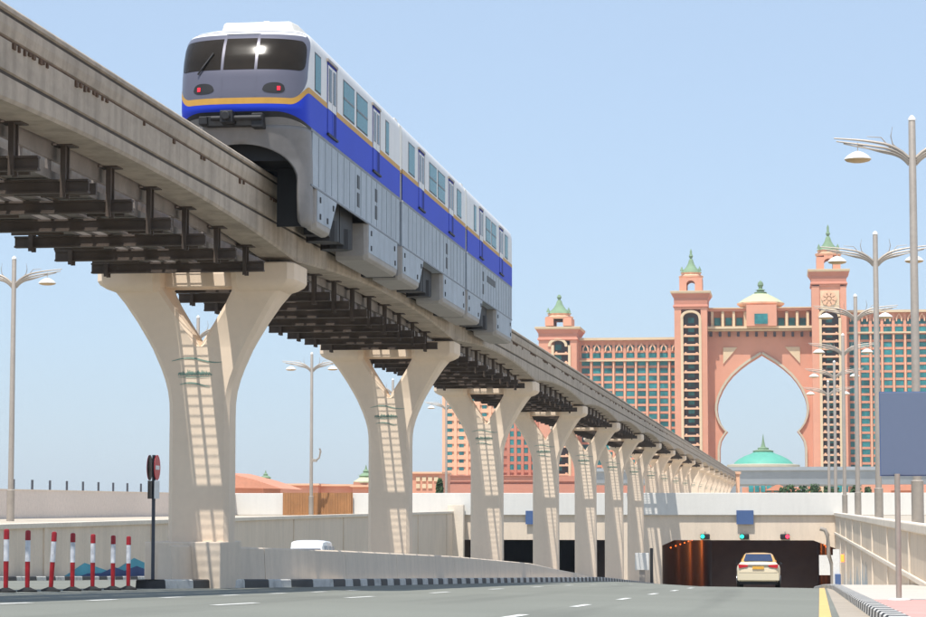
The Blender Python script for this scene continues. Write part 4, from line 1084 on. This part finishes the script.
# brown fence panels in front of the white wall
r = thing('brown_fence', 'brown slatted timber gate panels set in the white wall', 'fence', site(316, 517, 258.6))
a = site(283.5, 492.7, 259.4); b = site(351, 518, 259.4)
m = MB(); n = 46; wd = (b[0]-a[0])/n
for i in range(n):
    if abs(i-18) < 1: continue
    m.box(a[0]+i*wd+.008, a[0]+(i+1)*wd-.008, 259.4+(.03 if i % 2 else 0), 259.6, b[2], a[2])
obj('slats', m, 'fence_brown', r)
m = MB()
for t in (0, .4, 1): x = a[0]+(b[0]-a[0])*t; m.box(x-.12, x+.12, 259.61, 259.8, b[2], a[2]+.03)
obj('fence_post', m, 'fence_brown', r)
# pink low blocks and shrubs behind the white wall, right
r = thing('low_building', 'low pink terrace wall with teal openings behind the white parapet at right', 'building', site(800, 500, 560))
m = MB(); lowbox(m, 742, 487, 800, 560, 6); lowbox(m, 862, 484.5, 960, 560, 6); obj('walls', m, 'hotel_pink', r)
m = MB()
for x in (751, 757, 763, 769, 776, 840, 846):
    a = site(x-2.2, 485.5, 559); b = site(x+2.2, 492, 559); m.box(a[0], b[0], 559, 561, b[2], a[2])
obj('teal_openings', m, 'hotel_window', r)
m = MB()
for x in (778, 905):
    c_ = site(x, 486, 556); m.prism([(c_[0]-3, c_[2]-1), (c_[0]+3, c_[2]-1), (c_[0]+.4, c_[2]+.3), (c_[0]-.4, c_[2]+.3)], 1, 556, 560)
obj('canopy', m, 'tile', r)
rnd = random.Random(11)
def shrub(x, ytop, wpx, Y, label):
    c_ = site(x, ytop, Y); r = thing('shrub', label, 'shrub', (c_[0], Y, -1), 'trees behind the white parapet')
    k = Y/F; m = MB(); hw_ = wpx*k/2; H_ = c_[2]+1
    for i in range(380):
        a_ = rnd.uniform(0, 2*PI); q = rnd.random()**.5; zz_ = rnd.uniform(.15, 1)
        rad = hw_*q*math.sqrt(max(.05, 1-((zz_-.55)/.5)**2))
        p = Vector((c_[0]+rad*math.cos(a_), Y+rad*math.sin(a_), -1+H_*zz_*rnd.uniform(.9, 1.03)))
        s_ = rnd.uniform(.18, .42); n_ = Vector((rnd.gauss(0, 1), rnd.gauss(0, 1), rnd.gauss(0, 1))).normalized(); t_ = n_.orthogonal().normalized(); b_ = n_.cross(t_)
        m.poly([tuple(p-t_*s_), tuple(p+b_*s_*.6), tuple(p+t_*s_), tuple(p-b_*s_*.6)])
    obj('crown', m, 'leaf', r)
    obj('trunk', MB().tube([(c_[0], Y, -1.2), (c_[0]+.1, Y, -1+H_*.6)], .15, 6, .06), 'bark', r)
for i, (x, yt_, wp_) in enumerate(((790, 485.5, 18), (803, 486, 14), (815, 484.5, 16), (828, 486, 12), (836, 487, 10), (856, 486, 14), (868, 487, 9), (782, 487.5, 8))):
    shrub(x, yt_, wp_, 420+i*6, ['broad dark green shrub below the viaduct, right of the dome', 'rounded green shrub second along below the viaduct', 'tallest green shrub under the right part of the viaduct', 'small green shrub left of the lamp row', 'narrow green shrub behind the farthest lamp', 'green shrub between the lamp poles', 'little green shrub left of the blue panel', 'tiny green shrub nearest the dome'][i])
shrub(440, 479, 7, 300, 'small green palm like shrub left of the third pillar')
# ------------------------------------------------------------------ air
hz_ = MB().box(-2600, 2600, -300, 2600, -20, 125)
hm = bpy.data.materials.new('air'); hm.use_nodes = True; hn = hm.node_tree; hn.nodes.clear()
pv_ = hn.nodes.new('ShaderNodeVolumePrincipled'); pv_.inputs['Color'].default_value = (.90, .96, 1, 1); pv_.inputs['Density'].default_value = .00012
pv_.inputs['Anisotropy'].default_value = .3
ho_ = hn.nodes.new('ShaderNodeOutputMaterial'); hn.links.new(pv_.outputs[0], ho_.inputs['Volume']); MATS['air'] = hm
obj('haze', hz_, 'air', kind='stuff')
